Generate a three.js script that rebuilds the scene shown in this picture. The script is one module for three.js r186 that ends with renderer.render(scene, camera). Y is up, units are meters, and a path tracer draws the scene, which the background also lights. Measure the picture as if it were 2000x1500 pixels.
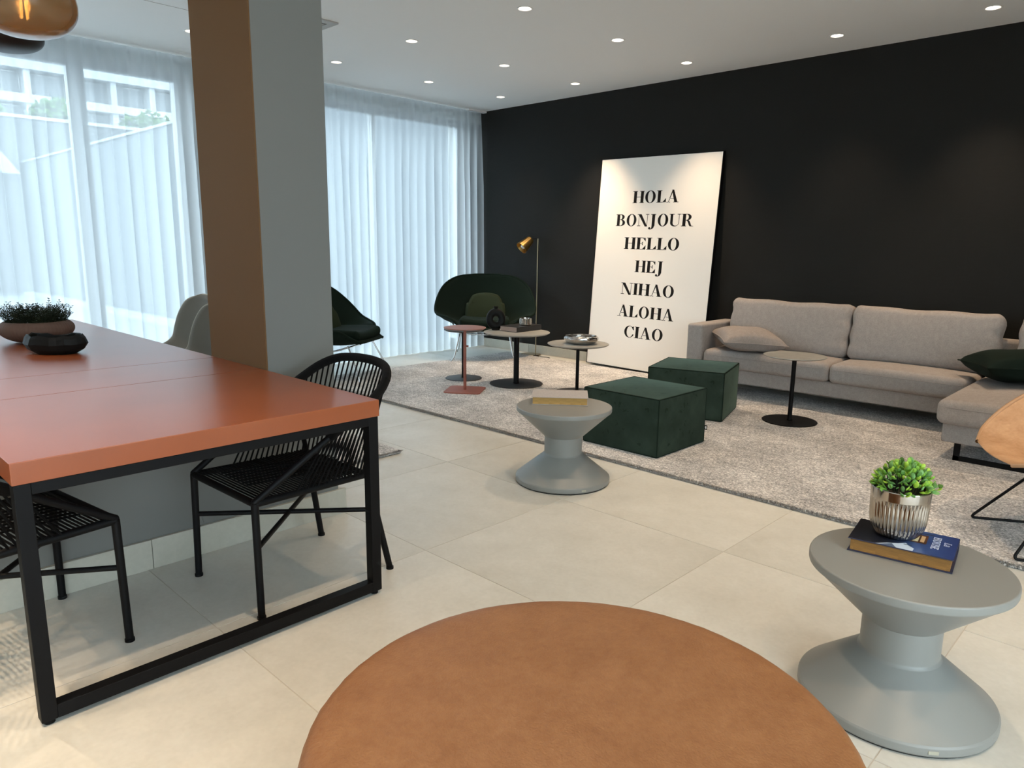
import * as THREE from 'three';
import { mergeGeometries, mergeVertices } from 'three/addons/utils/BufferGeometryUtils.js';
import { RoundedBoxGeometry } from 'three/addons/geometries/RoundedBoxGeometry.js';

// ------------------------------------------------------------------ camera, sky, light, exposure
const scene = new THREE.Scene();
const renderer = new THREE.WebGLRenderer({ antialias: true });
renderer.toneMapping = THREE.LinearToneMapping;
renderer.toneMappingExposure = 1.0;
renderer.shadowMap.enabled = true;
const camera = new THREE.PerspectiveCamera(55.86, 4 / 3, 0.05, 200);
{
  const yaw = 44.009 * Math.PI / 180, pitch = 10.945 * Math.PI / 180, roll = 0.69 * Math.PI / 180;
  const f = new THREE.Vector3(-Math.sin(yaw) * Math.cos(pitch), -Math.sin(pitch), -Math.cos(yaw) * Math.cos(pitch));
  const r = new THREE.Vector3().crossVectors(f, new THREE.Vector3(0, 1, 0)).normalize(), u = new THREE.Vector3().crossVectors(r, f);
  const right = r.clone().multiplyScalar(Math.cos(roll)).addScaledVector(u, Math.sin(roll));
  const up = u.clone().multiplyScalar(Math.cos(roll)).addScaledVector(r, -Math.sin(roll));
  camera.quaternion.setFromRotationMatrix(new THREE.Matrix4().makeBasis(right, up, f.clone().negate()));
  camera.position.set(6.89, 1.32, 6.56);
}
scene.background = new THREE.Color().setRGB(0.77, 0.91, 1.0);      // even overcast sky, lights the garden and the room
scene.backgroundIntensity = 7.7;
const SPOT = 5.0, SPOT_COLOR = new THREE.Color().setRGB(1.0, 0.75, 0.50), PENDANT = 1.2;
const CEIL = 2.93;

// ------------------------------------------------------------------ helpers
const PI = Math.PI, V = (x, y, z) => new THREE.Vector3(x, y, z);
function rng(seed) { let s = seed | 0; return () => { s = (s + 0x6d2b79f5) | 0; let t = Math.imul(s ^ (s >>> 15), 1 | s); t = (t + Math.imul(t ^ (t >>> 7), 61 | t)) ^ t; return ((t ^ (t >>> 14)) >>> 0) / 4294967296; }; }
const taken = {};
function numbered(n) { const k = taken[n] = (taken[n] ?? -1) + 1; return k ? n + '_' + String(k).padStart(3, '0') : n; }
function thing(name, label, category, [x, y, z] = [0, 0, 0], turn = 0, group) {
  const o = new THREE.Group(); o.name = numbered(name); scene.add(o);
  o.position.set(x, y, z); o.rotation.y = turn; o.userData = { label, category };
  if (group) o.userData.group = group;
  return o;
}
function part(name, geo, mat, parent, label) {
  const m = new THREE.Mesh(Array.isArray(geo) ? merge(geo) : geo, mat);
  m.name = parent === scene ? numbered(name) : name; m.castShadow = m.receiveShadow = true; parent.add(m);
  if (label) m.userData.label = label;
  return m;
}
function partNames(root) {                                            // repeats inside a thing take a three-digit number
  const seen = {};
  for (const c of root.children) if (c.isMesh || c.isGroup) { const k = seen[c.name] = (seen[c.name] ?? -1) + 1; if (k) c.name += '_' + String(k).padStart(3, '0'); if (c.children.length) partNames(c); }
}
function single(name, geo, mat, label, category, group) {
  const m = part(name, geo, mat, scene); m.userData = { label, category }; if (group) m.userData.group = group; return m;
}
function struct(name, geo, mat) { const m = part(name, geo, mat, scene); m.name = name; m.userData.kind = 'structure'; return m; }
function structGroup(name) { const g = new THREE.Group(); g.name = name; g.userData.kind = 'structure'; scene.add(g); return g; }
function copy(root, pos, turn, label) {
  const r = root.clone(); r.name = numbered(root.name.replace(/_\d{3}$/, '')); scene.add(r); r.position.set(...pos); r.rotation.y = turn;
  r.userData = { ...root.userData, label }; return r;
}
function merge(list) {
  return mergeGeometries(list.map((g) => { const h = g.index ? g.toNonIndexed() : g.clone(); for (const k of Object.keys(h.attributes)) if (!['position', 'normal', 'uv'].includes(k)) h.deleteAttribute(k); return h; }));
}
function uvm(g, s = 1, rot = 0) {                                      // texture coordinates in metres, by the face's main direction
  const h = g.index ? g.toNonIndexed() : g, p = h.attributes.position, uv = new Float32Array(p.count * 2), a = V(), b = V(), c = V();
  for (let i = 0; i < p.count; i += 3) {
    a.fromBufferAttribute(p, i); b.fromBufferAttribute(p, i + 1); c.fromBufferAttribute(p, i + 2);
    const n = b.clone().sub(a).cross(c.clone().sub(a)), x = Math.abs(n.x), y = Math.abs(n.y), z = Math.abs(n.z);
    [a, b, c].forEach((q, k) => {
      const [u, v] = y >= x && y >= z ? [q.x, q.z] : x >= z ? [q.z, q.y] : [q.x, q.y];
      uv[(i + k) * 2] = (rot ? v : u) / s; uv[(i + k) * 2 + 1] = (rot ? u : v) / s;
    });
  }
  h.setAttribute('uv', new THREE.BufferAttribute(uv, 2)); return h;
}
const T = (g, x = 0, y = 0, z = 0, rx = 0, ry = 0, rz = 0) => g.applyMatrix4(new THREE.Matrix4().compose(V(x, y, z), new THREE.Quaternion().setFromEuler(new THREE.Euler(rx, ry, rz)), V(1, 1, 1)));
const box = (w, h, d, x = 0, y = 0, z = 0, r = 0) => T(r ? new RoundedBoxGeometry(w, h, d, 2, r) : new THREE.BoxGeometry(w, h, d), x, y, z);
const boxTo = (x0, x1, y0, y1, z0, z1, r = 0) => box(x1 - x0, y1 - y0, z1 - z0, (x0 + x1) / 2, (y0 + y1) / 2, (z0 + z1) / 2, r);
const lathe = (pts, n = 64) => new THREE.LatheGeometry(pts.map((p) => new THREE.Vector2(p[0], p[1])), n);
// crisp lathe: every edge of the profile keeps its own normals, with small chamfers given in the profile itself
function tube(points, r, seg = 48, radial = 10, closed = false, tension = 0.5) {
  const c = new THREE.CatmullRomCurve3(points.map((p) => p.isVector3 ? p : V(...p)), closed, 'catmullrom', tension);
  const g = new THREE.TubeGeometry(c, seg, r, radial, closed); if (closed) return g;
  return merge([g, T(new THREE.SphereGeometry(r, radial, 6), ...c.getPoint(0).toArray()), T(new THREE.SphereGeometry(r, radial, 6), ...c.getPoint(1).toArray())]);
}
function rod(a, b, r, radial = 10, r2 = r) {
  a = a.isVector3 ? a : V(...a); b = b.isVector3 ? b : V(...b);
  const d = b.clone().sub(a), g = new THREE.CylinderGeometry(r2, r, d.length(), radial);
  g.applyQuaternion(new THREE.Quaternion().setFromUnitVectors(V(0, 1, 0), d.clone().normalize())); return g.translate((a.x + b.x) / 2, (a.y + b.y) / 2, (a.z + b.z) / 2);
}
function bentRod(points, r, bend = 0.04, radial = 10) {                // straight runs joined by rounded bends
  const P = points.map((p) => V(...p)), path = new THREE.CurvePath();
  let last = P[0];
  for (let i = 1; i < P.length; i++) {
    if (i < P.length - 1) {
      const i0 = P[i].clone().sub(P[i - 1]), i1 = P[i + 1].clone().sub(P[i]), k = Math.min(bend, i0.length() / 2.2, i1.length() / 2.2);
      const a = P[i].clone().addScaledVector(i0.normalize(), -k), b = P[i].clone().addScaledVector(i1.normalize(), k);
      path.add(new THREE.LineCurve3(last, a)); path.add(new THREE.QuadraticBezierCurve3(a, P[i], b)); last = b;
    } else path.add(new THREE.LineCurve3(last, P[i]));
  }
  const pts = [];
  for (const c of path.curves) { const n = c.isLineCurve3 ? 1 : 6; for (let k = pts.length ? 1 : 0; k <= n; k++) pts.push(c.getPoint(k / n)); }
  const poly = new THREE.CurvePath(); for (let i = 1; i < pts.length; i++) poly.add(new THREE.LineCurve3(pts[i - 1], pts[i]));
  const geos = [];
  for (let i = 1; i < pts.length; i++) { geos.push(rod(pts[i - 1], pts[i], r, radial)); geos.push(T(new THREE.SphereGeometry(r, radial, 6), ...pts[i].toArray())); }
  geos.push(T(new THREE.SphereGeometry(r, radial, 6), ...pts[0].toArray()));
  return merge(geos);
}
// A box with a soft rounded edge and enough points on its faces to be puffed by deform(p)
function soft(w, h, d, r, deform, k = 4, m = 10, uvs = 1) {
  const n = 2 * k + m, g = new THREE.BoxGeometry(1, 1, 1, n, n, n), p = g.attributes.position;
  const map = (t, s, rr) => { const i = Math.round((t + 0.5) * n), half = s / 2, q = Math.min(rr, half * 0.98); return i <= k ? -half + q * i / k : i >= n - k ? half - q * (n - i) / k : -half + q + (s - 2 * q) * (i - k) / m; };
  const v = V(), q = V();
  for (let i = 0; i < p.count; i++) {
    v.set(map(p.getX(i), w, r), map(p.getY(i), h, r), map(p.getZ(i), d, r));
    q.set(THREE.MathUtils.clamp(v.x, -w / 2 + r, w / 2 - r), THREE.MathUtils.clamp(v.y, -Math.max(0, h / 2 - r), Math.max(0, h / 2 - r)), THREE.MathUtils.clamp(v.z, -Math.max(0, d / 2 - r), Math.max(0, d / 2 - r)));
    const e = v.clone().sub(q), l = e.length();
    if (l > 1e-6) v.copy(q).addScaledVector(e, Math.min(r, l + 10) / l * 1);
    if (deform) deform(v);
    p.setXYZ(i, v.x, v.y, v.z);
  }
  g.deleteAttribute('uv'); g.deleteAttribute('normal');
  const mm = mergeVertices(g, 1e-5); mm.computeVertexNormals(); return uvm(mm, uvs);
}
// Throw pillow: two bulged square sheets meeting in a seam
function pillow(w, d, t, N = 22) {
  const g = new THREE.BufferGeometry(), pos = [], idx = [];
  for (const s of [1, -1]) for (let j = 0; j <= N; j++) for (let i = 0; i <= N; i++) {
    const u = i / N * 2 - 1, v = j / N * 2 - 1, e = (1 - u * u) * (1 - v * v);
    const pinch = 1 - 0.10 * (1 - Math.abs(u) ** 2) * v * v * 1 - 0, pinch2 = 1 - 0.10 * (1 - Math.abs(v) ** 2) * u * u;
    const y = s * (t / 2 * Math.pow(e, 0.42) + 0.003) + 0.006 * Math.sin(u * 5 + v * 3) * e;
    pos.push(u * w / 2 * pinch2, y, v * d / 2 * pinch);
  }
  const M = (N + 1) * (N + 1), at = (s, i, j) => s * M + j * (N + 1) + i;
  for (let j = 0; j < N; j++) for (let i = 0; i < N; i++) { idx.push(at(0, i, j), at(0, i, j + 1), at(0, i + 1, j), at(0, i + 1, j), at(0, i, j + 1), at(0, i + 1, j + 1)); idx.push(at(1, i, j), at(1, i + 1, j), at(1, i, j + 1), at(1, i + 1, j), at(1, i + 1, j + 1), at(1, i, j + 1)); }
  for (let k = 0; k < N; k++) for (const [a, b, c, e] of [[at(0, k, 0), at(0, k + 1, 0), at(1, k, 0), at(1, k + 1, 0)], [at(0, k + 1, N), at(0, k, N), at(1, k + 1, N), at(1, k, N)], [at(0, 0, k + 1), at(0, 0, k), at(1, 0, k + 1), at(1, 0, k)], [at(0, N, k), at(0, N, k + 1), at(1, N, k), at(1, N, k + 1)]]) idx.push(a, b, c, b, e, c);
  g.setAttribute('position', new THREE.Float32BufferAttribute(pos, 3)); g.setIndex(idx); g.computeVertexNormals(); return uvm(g);
}
function pillowSeam(w, d, N = 22) {
  const pts = [], add = (u, v) => { const pinch = 1 - 0.10 * (1 - u * u) * v * v, p2 = 1 - 0.10 * (1 - v * v) * u * u; pts.push(V(u * w / 2 * p2, 0, v * d / 2 * pinch)); };
  for (let k = 0; k < N; k++) add(-1 + 2 * k / N, -1); for (let k = 0; k < N; k++) add(1, -1 + 2 * k / N);
  for (let k = 0; k < N; k++) add(1 - 2 * k / N, 1); for (let k = 0; k < N; k++) add(-1, 1 - 2 * k / N);
  return new THREE.TubeGeometry(new THREE.CatmullRomCurve3(pts, true), 120, 0.0045, 6, true);
}
// Upholstered shell: a grid between a middle line and a rim, given real thickness
function shellGeo(rows, thick, nu = 28, nv = 36, pow = 2.1, u0 = 1, v0 = 0, v1 = 1, lift = 0) {
  const C = new THREE.CatmullRomCurve3(rows.map((r) => V(0, r[0], r[1])), false, 'centripetal'), R = new THREE.CatmullRomCurve3(rows.map((r) => V(r[2], r[3], r[4])), false, 'centripetal');
  const S = (u, v) => { const c = C.getPoint(v), r = R.getPoint(v), a = Math.pow(Math.abs(u), pow); return V(Math.sign(u) * Math.abs(u) * r.x, c.y + (r.y - c.y) * a, c.z + (r.z - c.z) * a); };
  const grid = [];
  for (let j = 0; j <= nv; j++) { const row = []; for (let i = 0; i <= nu; i++) row.push(S((i / nu * 2 - 1) * u0, v0 + (v1 - v0) * j / nv)); grid.push(row); }
  const N = (i, j) => { const a = grid[j][Math.min(nu, i + 1)].clone().sub(grid[j][Math.max(0, i - 1)]), b = grid[Math.min(nv, j + 1)][i].clone().sub(grid[Math.max(0, j - 1)][i]); return b.cross(a).normalize(); };  // towards the sitter
  const pos = [], idx = [], W = nu + 1, M = W * (nv + 1);
  for (const s of [1, -1]) for (let j = 0; j <= nv; j++) for (let i = 0; i <= nu; i++) {
    const eu = Math.min(i, nu - i) / nu, ev = Math.min(j, nv - j) / nv, soft = Math.min(1, Math.sqrt(Math.min(eu * 14, ev * 16, 1) + 0.05));
    const p = grid[j][i].clone().addScaledVector(N(i, j), lift + s * thick / 2 * soft); pos.push(p.x, p.y, p.z);
  }
  const at = (s, i, j) => s * M + j * W + i;
  for (let j = 0; j < nv; j++) for (let i = 0; i < nu; i++) { idx.push(at(0, i, j), at(0, i, j + 1), at(0, i + 1, j), at(0, i + 1, j), at(0, i, j + 1), at(0, i + 1, j + 1), at(1, i, j), at(1, i + 1, j), at(1, i, j + 1), at(1, i + 1, j), at(1, i + 1, j + 1), at(1, i, j + 1)); }
  for (let i = 0; i < nu; i++) idx.push(at(0, i, 0), at(0, i + 1, 0), at(1, i, 0), at(0, i + 1, 0), at(1, i + 1, 0), at(1, i, 0), at(0, i + 1, nv), at(0, i, nv), at(1, i + 1, nv), at(0, i, nv), at(1, i, nv), at(1, i + 1, nv));
  for (let j = 0; j < nv; j++) idx.push(at(0, 0, j + 1), at(0, 0, j), at(1, 0, j + 1), at(0, 0, j), at(1, 0, j), at(1, 0, j + 1), at(0, nu, j), at(0, nu, j + 1), at(1, nu, j), at(0, nu, j + 1), at(1, nu, j + 1), at(1, nu, j));
  const g = new THREE.BufferGeometry(); g.setAttribute('position', new THREE.Float32BufferAttribute(pos, 3)); g.setIndex(idx); g.computeVertexNormals();
  g.userData = { S, N }; const h = uvm(g); h.userData = { S }; return h;
}
function rimTube(S, thick, r, inset = 0.0, u = 1, v0 = 0, v1 = 1, n = 24) {
  const pts = []; for (let k = 0; k <= n; k++) pts.push(S(-u, v0 + (v1 - v0) * k / n)); for (let k = 1; k < n; k++) pts.push(S(-u + 2 * u * k / n, v1)); for (let k = n; k >= 0; k--) pts.push(S(u, v0 + (v1 - v0) * k / n));
  return new THREE.TubeGeometry(new THREE.CatmullRomCurve3(pts, false, 'centripetal'), 140, r, 7, false);
}

// ------------------------------------------------------------------ textures
function vnoise(seed) {
  const r = rng(seed), tab = new Float32Array(4096); for (let i = 0; i < 4096; i++) tab[i] = r();
  return (x, y, per) => { const xi = Math.floor(x), yi = Math.floor(y), fx = x - xi, fy = y - yi, sx = fx * fx * (3 - 2 * fx), sy = fy * fy * (3 - 2 * fy); const h = (a, b) => tab[((((a % per) + per) % per) * 71 + (((b % per) + per) % per) * 1013) & 4095]; return (h(xi, yi) * (1 - sx) + h(xi + 1, yi) * sx) * (1 - sy) + (h(xi, yi + 1) * (1 - sx) + h(xi + 1, yi + 1) * sx) * sy; };
}
function fbm(seed) { const n = vnoise(seed); return (u, v, f, oct) => { let s = 0, a = 0.5, t = 0; for (let o = 0; o < oct; o++) { s += a * n(u * f, v * f, f); t += a; a *= 0.55; f *= 2; } return s / t; }; }
function tex(size, fn, srgb = true, rep = 1) {
  const d = new Uint8Array(size * size * 4);
  for (let y = 0; y < size; y++) for (let x = 0; x < size; x++) { const c = fn(x / size, y / size, x, y), i = (y * size + x) * 4; for (let k = 0; k < 3; k++) d[i + k] = Math.max(0, Math.min(255, 255 * (Array.isArray(c) ? c[k] : c))); d[i + 3] = 255; }
  const t = new THREE.DataTexture(d, size, size); t.wrapS = t.wrapT = THREE.RepeatWrapping; t.magFilter = THREE.LinearFilter; t.minFilter = THREE.LinearMipmapLinearFilter; t.generateMipmaps = true;
  if (srgb) t.colorSpace = THREE.SRGBColorSpace; t.repeat.set(1 / rep, 1 / rep); t.needsUpdate = true; return t;
}
const mix = (a, b, t) => a.map((x, i) => x + (b[i] - x) * t);
const F1 = fbm(11), F2 = fbm(29), F3 = fbm(57);
const std = (color, roughness, extra = {}) => new THREE.MeshStandardMaterial({ color, roughness, ...extra });
const phys = (color, roughness, extra = {}) => new THREE.MeshPhysicalMaterial({ color, roughness, ...extra });
const lin = (r, g, b) => new THREE.Color().setRGB(r, g, b);

const tileTex = tex(1024, (u, v) => { const a = F1(u, v, 3, 6), b = F2(u, v, 24, 3), c = F3(u, v, 160, 2); const t = (a - 0.5) * 1.3 + (b - 0.5) * 0.35; return [0.785 + 0.10 * t + 0.03 * (c - 0.5), 0.775 + 0.105 * t + 0.03 * (c - 0.5), 0.742 + 0.115 * t + 0.03 * (c - 0.5)]; }, true, 1.9);
const tileRough = tex(512, (u, v) => 0.40 + 0.22 * (F1(u, v, 4, 5) - 0.5) + 0.1 * (F2(u, v, 60, 2) - 0.5), false, 1.9);
const dots = []; { const r = rng(5); for (let i = 0; i < 60; i++) dots.push([r(), r()]); }
const M = {};
M.tile = [0.97, 1, 1.02].map((k) => std(lin(k, k, k), 1, { map: tileTex, roughnessMap: tileRough }));
M.grout = std(lin(0.50, 0.46, 0.40), 0.95);
M.base = std(lin(0.80, 0.79, 0.74), 0.55, { map: tileTex });
M.ceil = std(lin(0.82, 0.82, 0.81), 0.9);
M.dark = phys(lin(0.0128, 0.0128, 0.0118), 0.85, { specularIntensity: 0.45, bumpMap: tex(256, (u, v) => F2(u, v, 40, 3), false, 0.3), bumpScale: 0.0008 });
M.grey = std(lin(0.158, 0.158, 0.146), 0.8);
M.warmBounce = phys(lin(0.150, 0.078, 0.032), 0.8, { specularIntensity: 0.4 });  // column grey turned brown to hold the warm bounce off table and pendants
M.wallWhite = std(lin(0.62, 0.61, 0.58), 0.85);
M.alu = std(lin(0.55, 0.55, 0.55), 0.4, { metalness: 0.3 });
M.pane = phys(lin(0.96, 0.98, 0.98), 0, { transmission: 1, thickness: 0, ior: 1.5 });
const weave = tex(512, (u, v) => { const w = 0.5 + 0.5 * Math.sin(u * 2 * PI * 128) * Math.sin(v * 2 * PI * 128); const s = F1(u, v, 128, 1) * 0.5 + F2(u, v, 20, 3) * 0.5; const k = 0.83 + 0.10 * w + 0.16 * (s - 0.5); return k; }, true, 0.5);
const weaveBump = tex(256, (u, v) => 0.5 + 0.5 * Math.sin(u * 2 * PI * 64) * Math.sin(v * 2 * PI * 64), false, 0.25);
M.curtain = phys(lin(0.74, 0.78, 0.81), 0.68, { transmission: 0.88, thickness: 0, specularIntensity: 0.1 });
M.curtainDense = phys(lin(0.86, 0.88, 0.87), 0.93, { transmission: 0.45, thickness: 0, specularIntensity: 0.1 });
M.hem = phys(lin(0.92, 0.93, 0.92), 0.93, { transmission: 0.75, thickness: 0, specularIntensity: 0.1 });
M.orange = phys(lin(0.50, 0.150, 0.062), 0.36, { map: tex(512, (u, v) => { const k = 0.94 + 0.10 * (F1(u, v, 4, 5) - 0.5); return [k, k, k]; }, true, 1.2) });
M.orange.color = lin(0.315, 0.082, 0.028); M.orange.roughness = 0.30; M.orange.ior = 1.6;
M.black = phys(lin(0.0045, 0.0045, 0.005), 0.5, { specularIntensity: 0.28 });
M.rope = phys(lin(0.0045, 0.0045, 0.005), 0.6, { bumpMap: tex(64, (u, v) => 0.5 + 0.5 * Math.sin((u + v) * 2 * PI * 8), false, 0.05), bumpScale: 0.001, specularIntensity: 0.3 });
M.leather = phys(lin(0.60, 0.60, 0.60), 0.45, { map: tex(1024, (u, v) => { const a = F1(u, v, 10, 5), b = F2(u, v, 60, 3), c = F3(u * 1, v, 26, 3); const t = 0.55 * (a - 0.5) + 0.5 * (b - 0.5) + 0.35 * (c - 0.5); return [0.665 + 0.13 * t, 0.455 + 0.13 * t, 0.285 + 0.12 * t]; }, true, 0.6), bumpMap: tex(512, (u, v) => F3(u, v, 90, 3), false, 0.3), bumpScale: 0.0007 });
M.tan = phys(lin(1, 1, 1), 0.24, { map: tex(512, (u, v) => { const t = F1(u, v, 6, 5) - 0.5, b = F2(u, v, 50, 2) - 0.5; return [0.76 + 0.16 * t + 0.05 * b, 0.60 + 0.17 * t + 0.05 * b, 0.46 + 0.16 * t + 0.05 * b]; }, true, 0.5), bumpMap: tex(256, (u, v) => F3(u, v, 50, 3), false, 0.2), bumpScale: 0.0006 });
const velvetMap = tex(512, (u, v) => { const t = F1(u, v, 5, 5), b = F3(u, v, 14, 4); const k = 0.78 + 0.35 * (t - 0.45) + (b > 0.755 ? -0.16 : 0); return [k, k, k]; }, true, 0.55);
M.velvet = phys(lin(0.040, 0.062, 0.045), 0.9, { map: velvetMap, sheen: 1, sheenRoughness: 0.55, sheenColor: lin(0.34, 0.50, 0.42), specularIntensity: 0.2 });
M.velvetDark = phys(lin(0.0065, 0.0135, 0.0095), 0.9, { sheen: 0.4, sheenRoughness: 0.4, sheenColor: lin(0.012, 0.022, 0.014), specularIntensity: 0.25 });
M.velvetMoss = phys(lin(0.026, 0.036, 0.020), 0.9, { specularIntensity: 0.25 });
M.sofa = std(lin(0.45, 0.395, 0.365), 0.95, { map: weave, bumpMap: weaveBump, bumpScale: 0.0008 });
M.sofaSeam = std(lin(0.30, 0.26, 0.24), 0.95);
M.cushion = std(lin(0.40, 0.345, 0.32), 0.95, { map: weave, bumpMap: weaveBump, bumpScale: 0.0008 });
M.chrome = std(lin(0.75, 0.75, 0.76), 0.12, { metalness: 1 });
M.silver = std(lin(0.46, 0.415, 0.37), 0.10, { metalness: 1 });
M.hammer = std(lin(0.66, 0.63, 0.60), 0.14, { metalness: 1, bumpMap: tex(256, (u, v) => { let m = 1; for (const [a, b] of dots) { let dx = Math.abs(u - a), dy = Math.abs(v - b); dx = Math.min(dx, 1 - dx); dy = Math.min(dy, 1 - dy); m = Math.min(m, (dx * dx + dy * dy) * 90); } return m; }, false, 1), bumpScale: 0.006 });
M.brass = std(lin(0.62, 0.40, 0.14), 0.28, { metalness: 1 });
M.brassDark = std(lin(0.36, 0.29, 0.18), 0.35, { metalness: 1 });
M.stool = phys(lin(0.222, 0.222, 0.208), 0.40);
M.rubber = std(lin(0.012, 0.012, 0.012), 0.8);
M.concrete = std(lin(0.40, 0.385, 0.35), 0.5, { map: tex(256, (u, v) => 0.90 + 0.18 * (F1(u, v, 6, 5) - 0.5), true, 0.4) });
M.pinkTop = std(lin(0.33, 0.16, 0.135), 0.5);
M.pinkBase = std(lin(0.29, 0.090, 0.060), 0.5);
M.beige = std(lin(0.118, 0.098, 0.074), 0.9);
M.beigePipe = std(lin(0.36, 0.31, 0.245), 0.9);
M.clay = std(lin(0.12, 0.065, 0.045), 0.85);
M.blackStone = phys(lin(0.006, 0.006, 0.0056), 0.55, { specularIntensity: 0.3 });
M.leafDark = phys(lin(0.016, 0.021, 0.009), 0.7, { specularIntensity: 0.4 });
M.soil = std(lin(0.03, 0.022, 0.015), 1);
M.gold = std(lin(0.40, 0.21, 0.05), 0.6, { map: tex(256, (u, v) => 0.74 + 0.3 * F1(u * 0.02, v, 64, 2) , true, 0.06) });
M.white = std(lin(0.8, 0.8, 0.79), 0.5);

// ------------------------------------------------------------------ the setting
const X1 = 9.6, Z1 = 11, PITCH = 0.926, GX = 4.56, GZ = 4.68;
{
  const floor = structGroup('floor');
  part('grout', boxTo(-0.25, X1, -0.12, -0.0015, 0, Z1), M.grout, floor);
  const r = rng(3), tileGeos = new Map();
  for (let i = -6; i < 7; i++) for (let j = -6; j < 8; j++) {
    const x0 = Math.max(-0.2, GX + i * PITCH), x1 = Math.min(X1, GX + (i + 1) * PITCH), z0 = Math.max(0, GZ + j * PITCH), z1 = Math.min(Z1, GZ + (j + 1) * PITCH);
    if (x1 - x0 < 0.05 || z1 - z0 < 0.05) continue;
    const w = x1 - x0 - 0.004, d = z1 - z0 - 0.004, key = w.toFixed(3) + d.toFixed(3);
    const variants = tileGeos.get(key) ?? []; tileGeos.set(key, variants);
    const k = Math.floor(r() * 4);
    if (!variants[k]) {
      const g = uvm(boxTo(-w / 2, w / 2, -0.012, 0, -d / 2, d / 2)); const uv = g.attributes.uv, o = r() * 2, o2 = r() * 2; for (let q = 0; q < uv.count; q++) uv.setXY(q, uv.getX(q) + o, uv.getY(q) + o2);
      variants[k] = g;
    }
    const t = part('tile', variants[k], M.tile[Math.floor(r() * 3)], floor); t.position.set((x0 + x1) / 2, 0, (z0 + z1) / 2);
  }
}
// ceiling with a round hole for every spotlight
const spots = [];
{
  const see = [[0.81, 3.94, 0.7], [0.815, 2.63, 0.25], [1.892, 2.61, 0.25], [0.818, 1.548, 0.5], [0.83, 0.525, 0.8], [1.89, 0.51, 4.2], [1.884, 1.53, 0.4], [3.16, 1.53, 0.75], [3.185, 0.525, 2.4], [4.496, 0.513, 1.1], [3.145, 2.60, 0.8], [5.524, 0.497, 2.1]]   // x, z, dimmer;
  const rest = [[4.5, 2.6, 1.5], [5.52, 2.6, 1.6], [6.9, 0.51, 1.6], [6.9, 2.6, 1.5], [3.6, 6.45, 1.8], [4.7, 6.5, 1.6], [3.16, 3.94], [4.85, 3.94], [6.2, 3.94], [7.6, 3.94], [5.5, 5.3], [7.2, 5.3], [8.6, 5.3], [5.5, 6.9], [7.2, 6.9], [5.0, 7.1], [4.2, 7.4], [3.4, 6.9], [1.4, 6.9], [8.3, 2.2]];
  for (const p of see) spots.push([...p, true]); for (const p of rest) spots.push([p[0], p[1], p[2] ?? (p[1] > 5 ? 1.6 : 1), false]);
  const sh = new THREE.Shape(); sh.moveTo(-0.30, 0); sh.lineTo(X1 + 0.2, 0); sh.lineTo(X1 + 0.2, -Z1 - 0.2); sh.lineTo(-0.30, -Z1 - 0.2); sh.closePath();
  for (const [x, z] of spots) { const h = new THREE.Path(); h.absarc(x, -z, 0.046, 0, 2 * PI, true); sh.holes.push(h); }
  const g = new THREE.ExtrudeGeometry(sh, { depth: 0.09, bevelEnabled: false, curveSegments: 20 }); g.rotateX(-PI / 2); g.translate(0, CEIL, 0);
  const ceiling = structGroup('ceiling');
  part('plaster', g, M.ceil, ceiling); part('slab', boxTo(-0.5, X1 + 0.2, CEIL + 0.09, CEIL + 0.25, -0.2, Z1 + 0.2), M.ceil, ceiling);
  struct('trim_1', boxTo(1.328, 1.332, CEIL - 0.0012, CEIL + 0.001, 3.9, 4.9), M.sofaSeam);   // fine joint line in the plaster
  struct('trim_2', boxTo(0.0, 0.06, CEIL - 0.02, CEIL - 0.0005, 0.0, 0.30), M.white);          // end of the curtain rail at the corner
}
struct('wall_back', boxTo(-0.5, X1 + 0.2, 0, CEIL, -0.2, 0), M.dark);
struct('wall_right', [boxTo(X1, X1 + 0.2, 0, CEIL, 0, 4.3), boxTo(X1, X1 + 0.2, 0, CEIL, 10.8, Z1), boxTo(X1, X1 + 0.2, 2.86, CEIL, 4.3, 10.8)], M.wallWhite);
struct('wall_front', boxTo(-0.5, X1 + 0.2, 0, CEIL, Z1, Z1 + 0.2), M.wallWhite);
// window wall on the garden side: openings z 0.13-2.75 and 3.62-9.5
const WT = 2.80;
struct('wall_left', [boxTo(-0.5, -0.25, 0, CEIL + 0.09, -0.2, 0.15), boxTo(-0.5, -0.25, WT, CEIL + 0.09, 0.15, Z1), boxTo(-0.5, -0.25, 0, WT, 2.75, 3.62), boxTo(-0.5, -0.25, 0, WT, 9.5, Z1)], M.wallWhite);
function windowUnit(name, x, z0, z1, top, mull, depth = 0.08) {
  const w = structGroup(name), f = 0.055;
  part('frame', [boxTo(x - depth, x, 0, 0.06, z0, z1), boxTo(x - depth, x, top - f, top, z0, z1), boxTo(x - depth, x, 0.06, top - f, z0, z0 + f), boxTo(x - depth, x, 0.06, top - f, z1 - f, z1)], M.alu, w);
  const edges = [z0 + f, ...mull.flatMap(([a, b]) => [a, b]), z1 - f];
  for (const [a, b] of mull) part('mullion', boxTo(x - depth, x, 0.06, top - f, a, b), M.alu, w);
  for (let i = 0; i < edges.length; i += 2) part('pane', boxTo(x - depth / 2 - 0.003, x - depth / 2 + 0.003, 0.06, top - f, edges[i], edges[i + 1]), M.pane, w);
}
windowUnit('window_1', -0.26, 0.15, 2.75, WT, [[1.45, 1.50]]);
windowUnit('window_2', -0.26, 3.62, 9.5, WT, [[4.42, 4.55], [5.5, 5.6], [6.6, 6.7], [7.6, 7.7], [8.5, 8.6]]);
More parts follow.
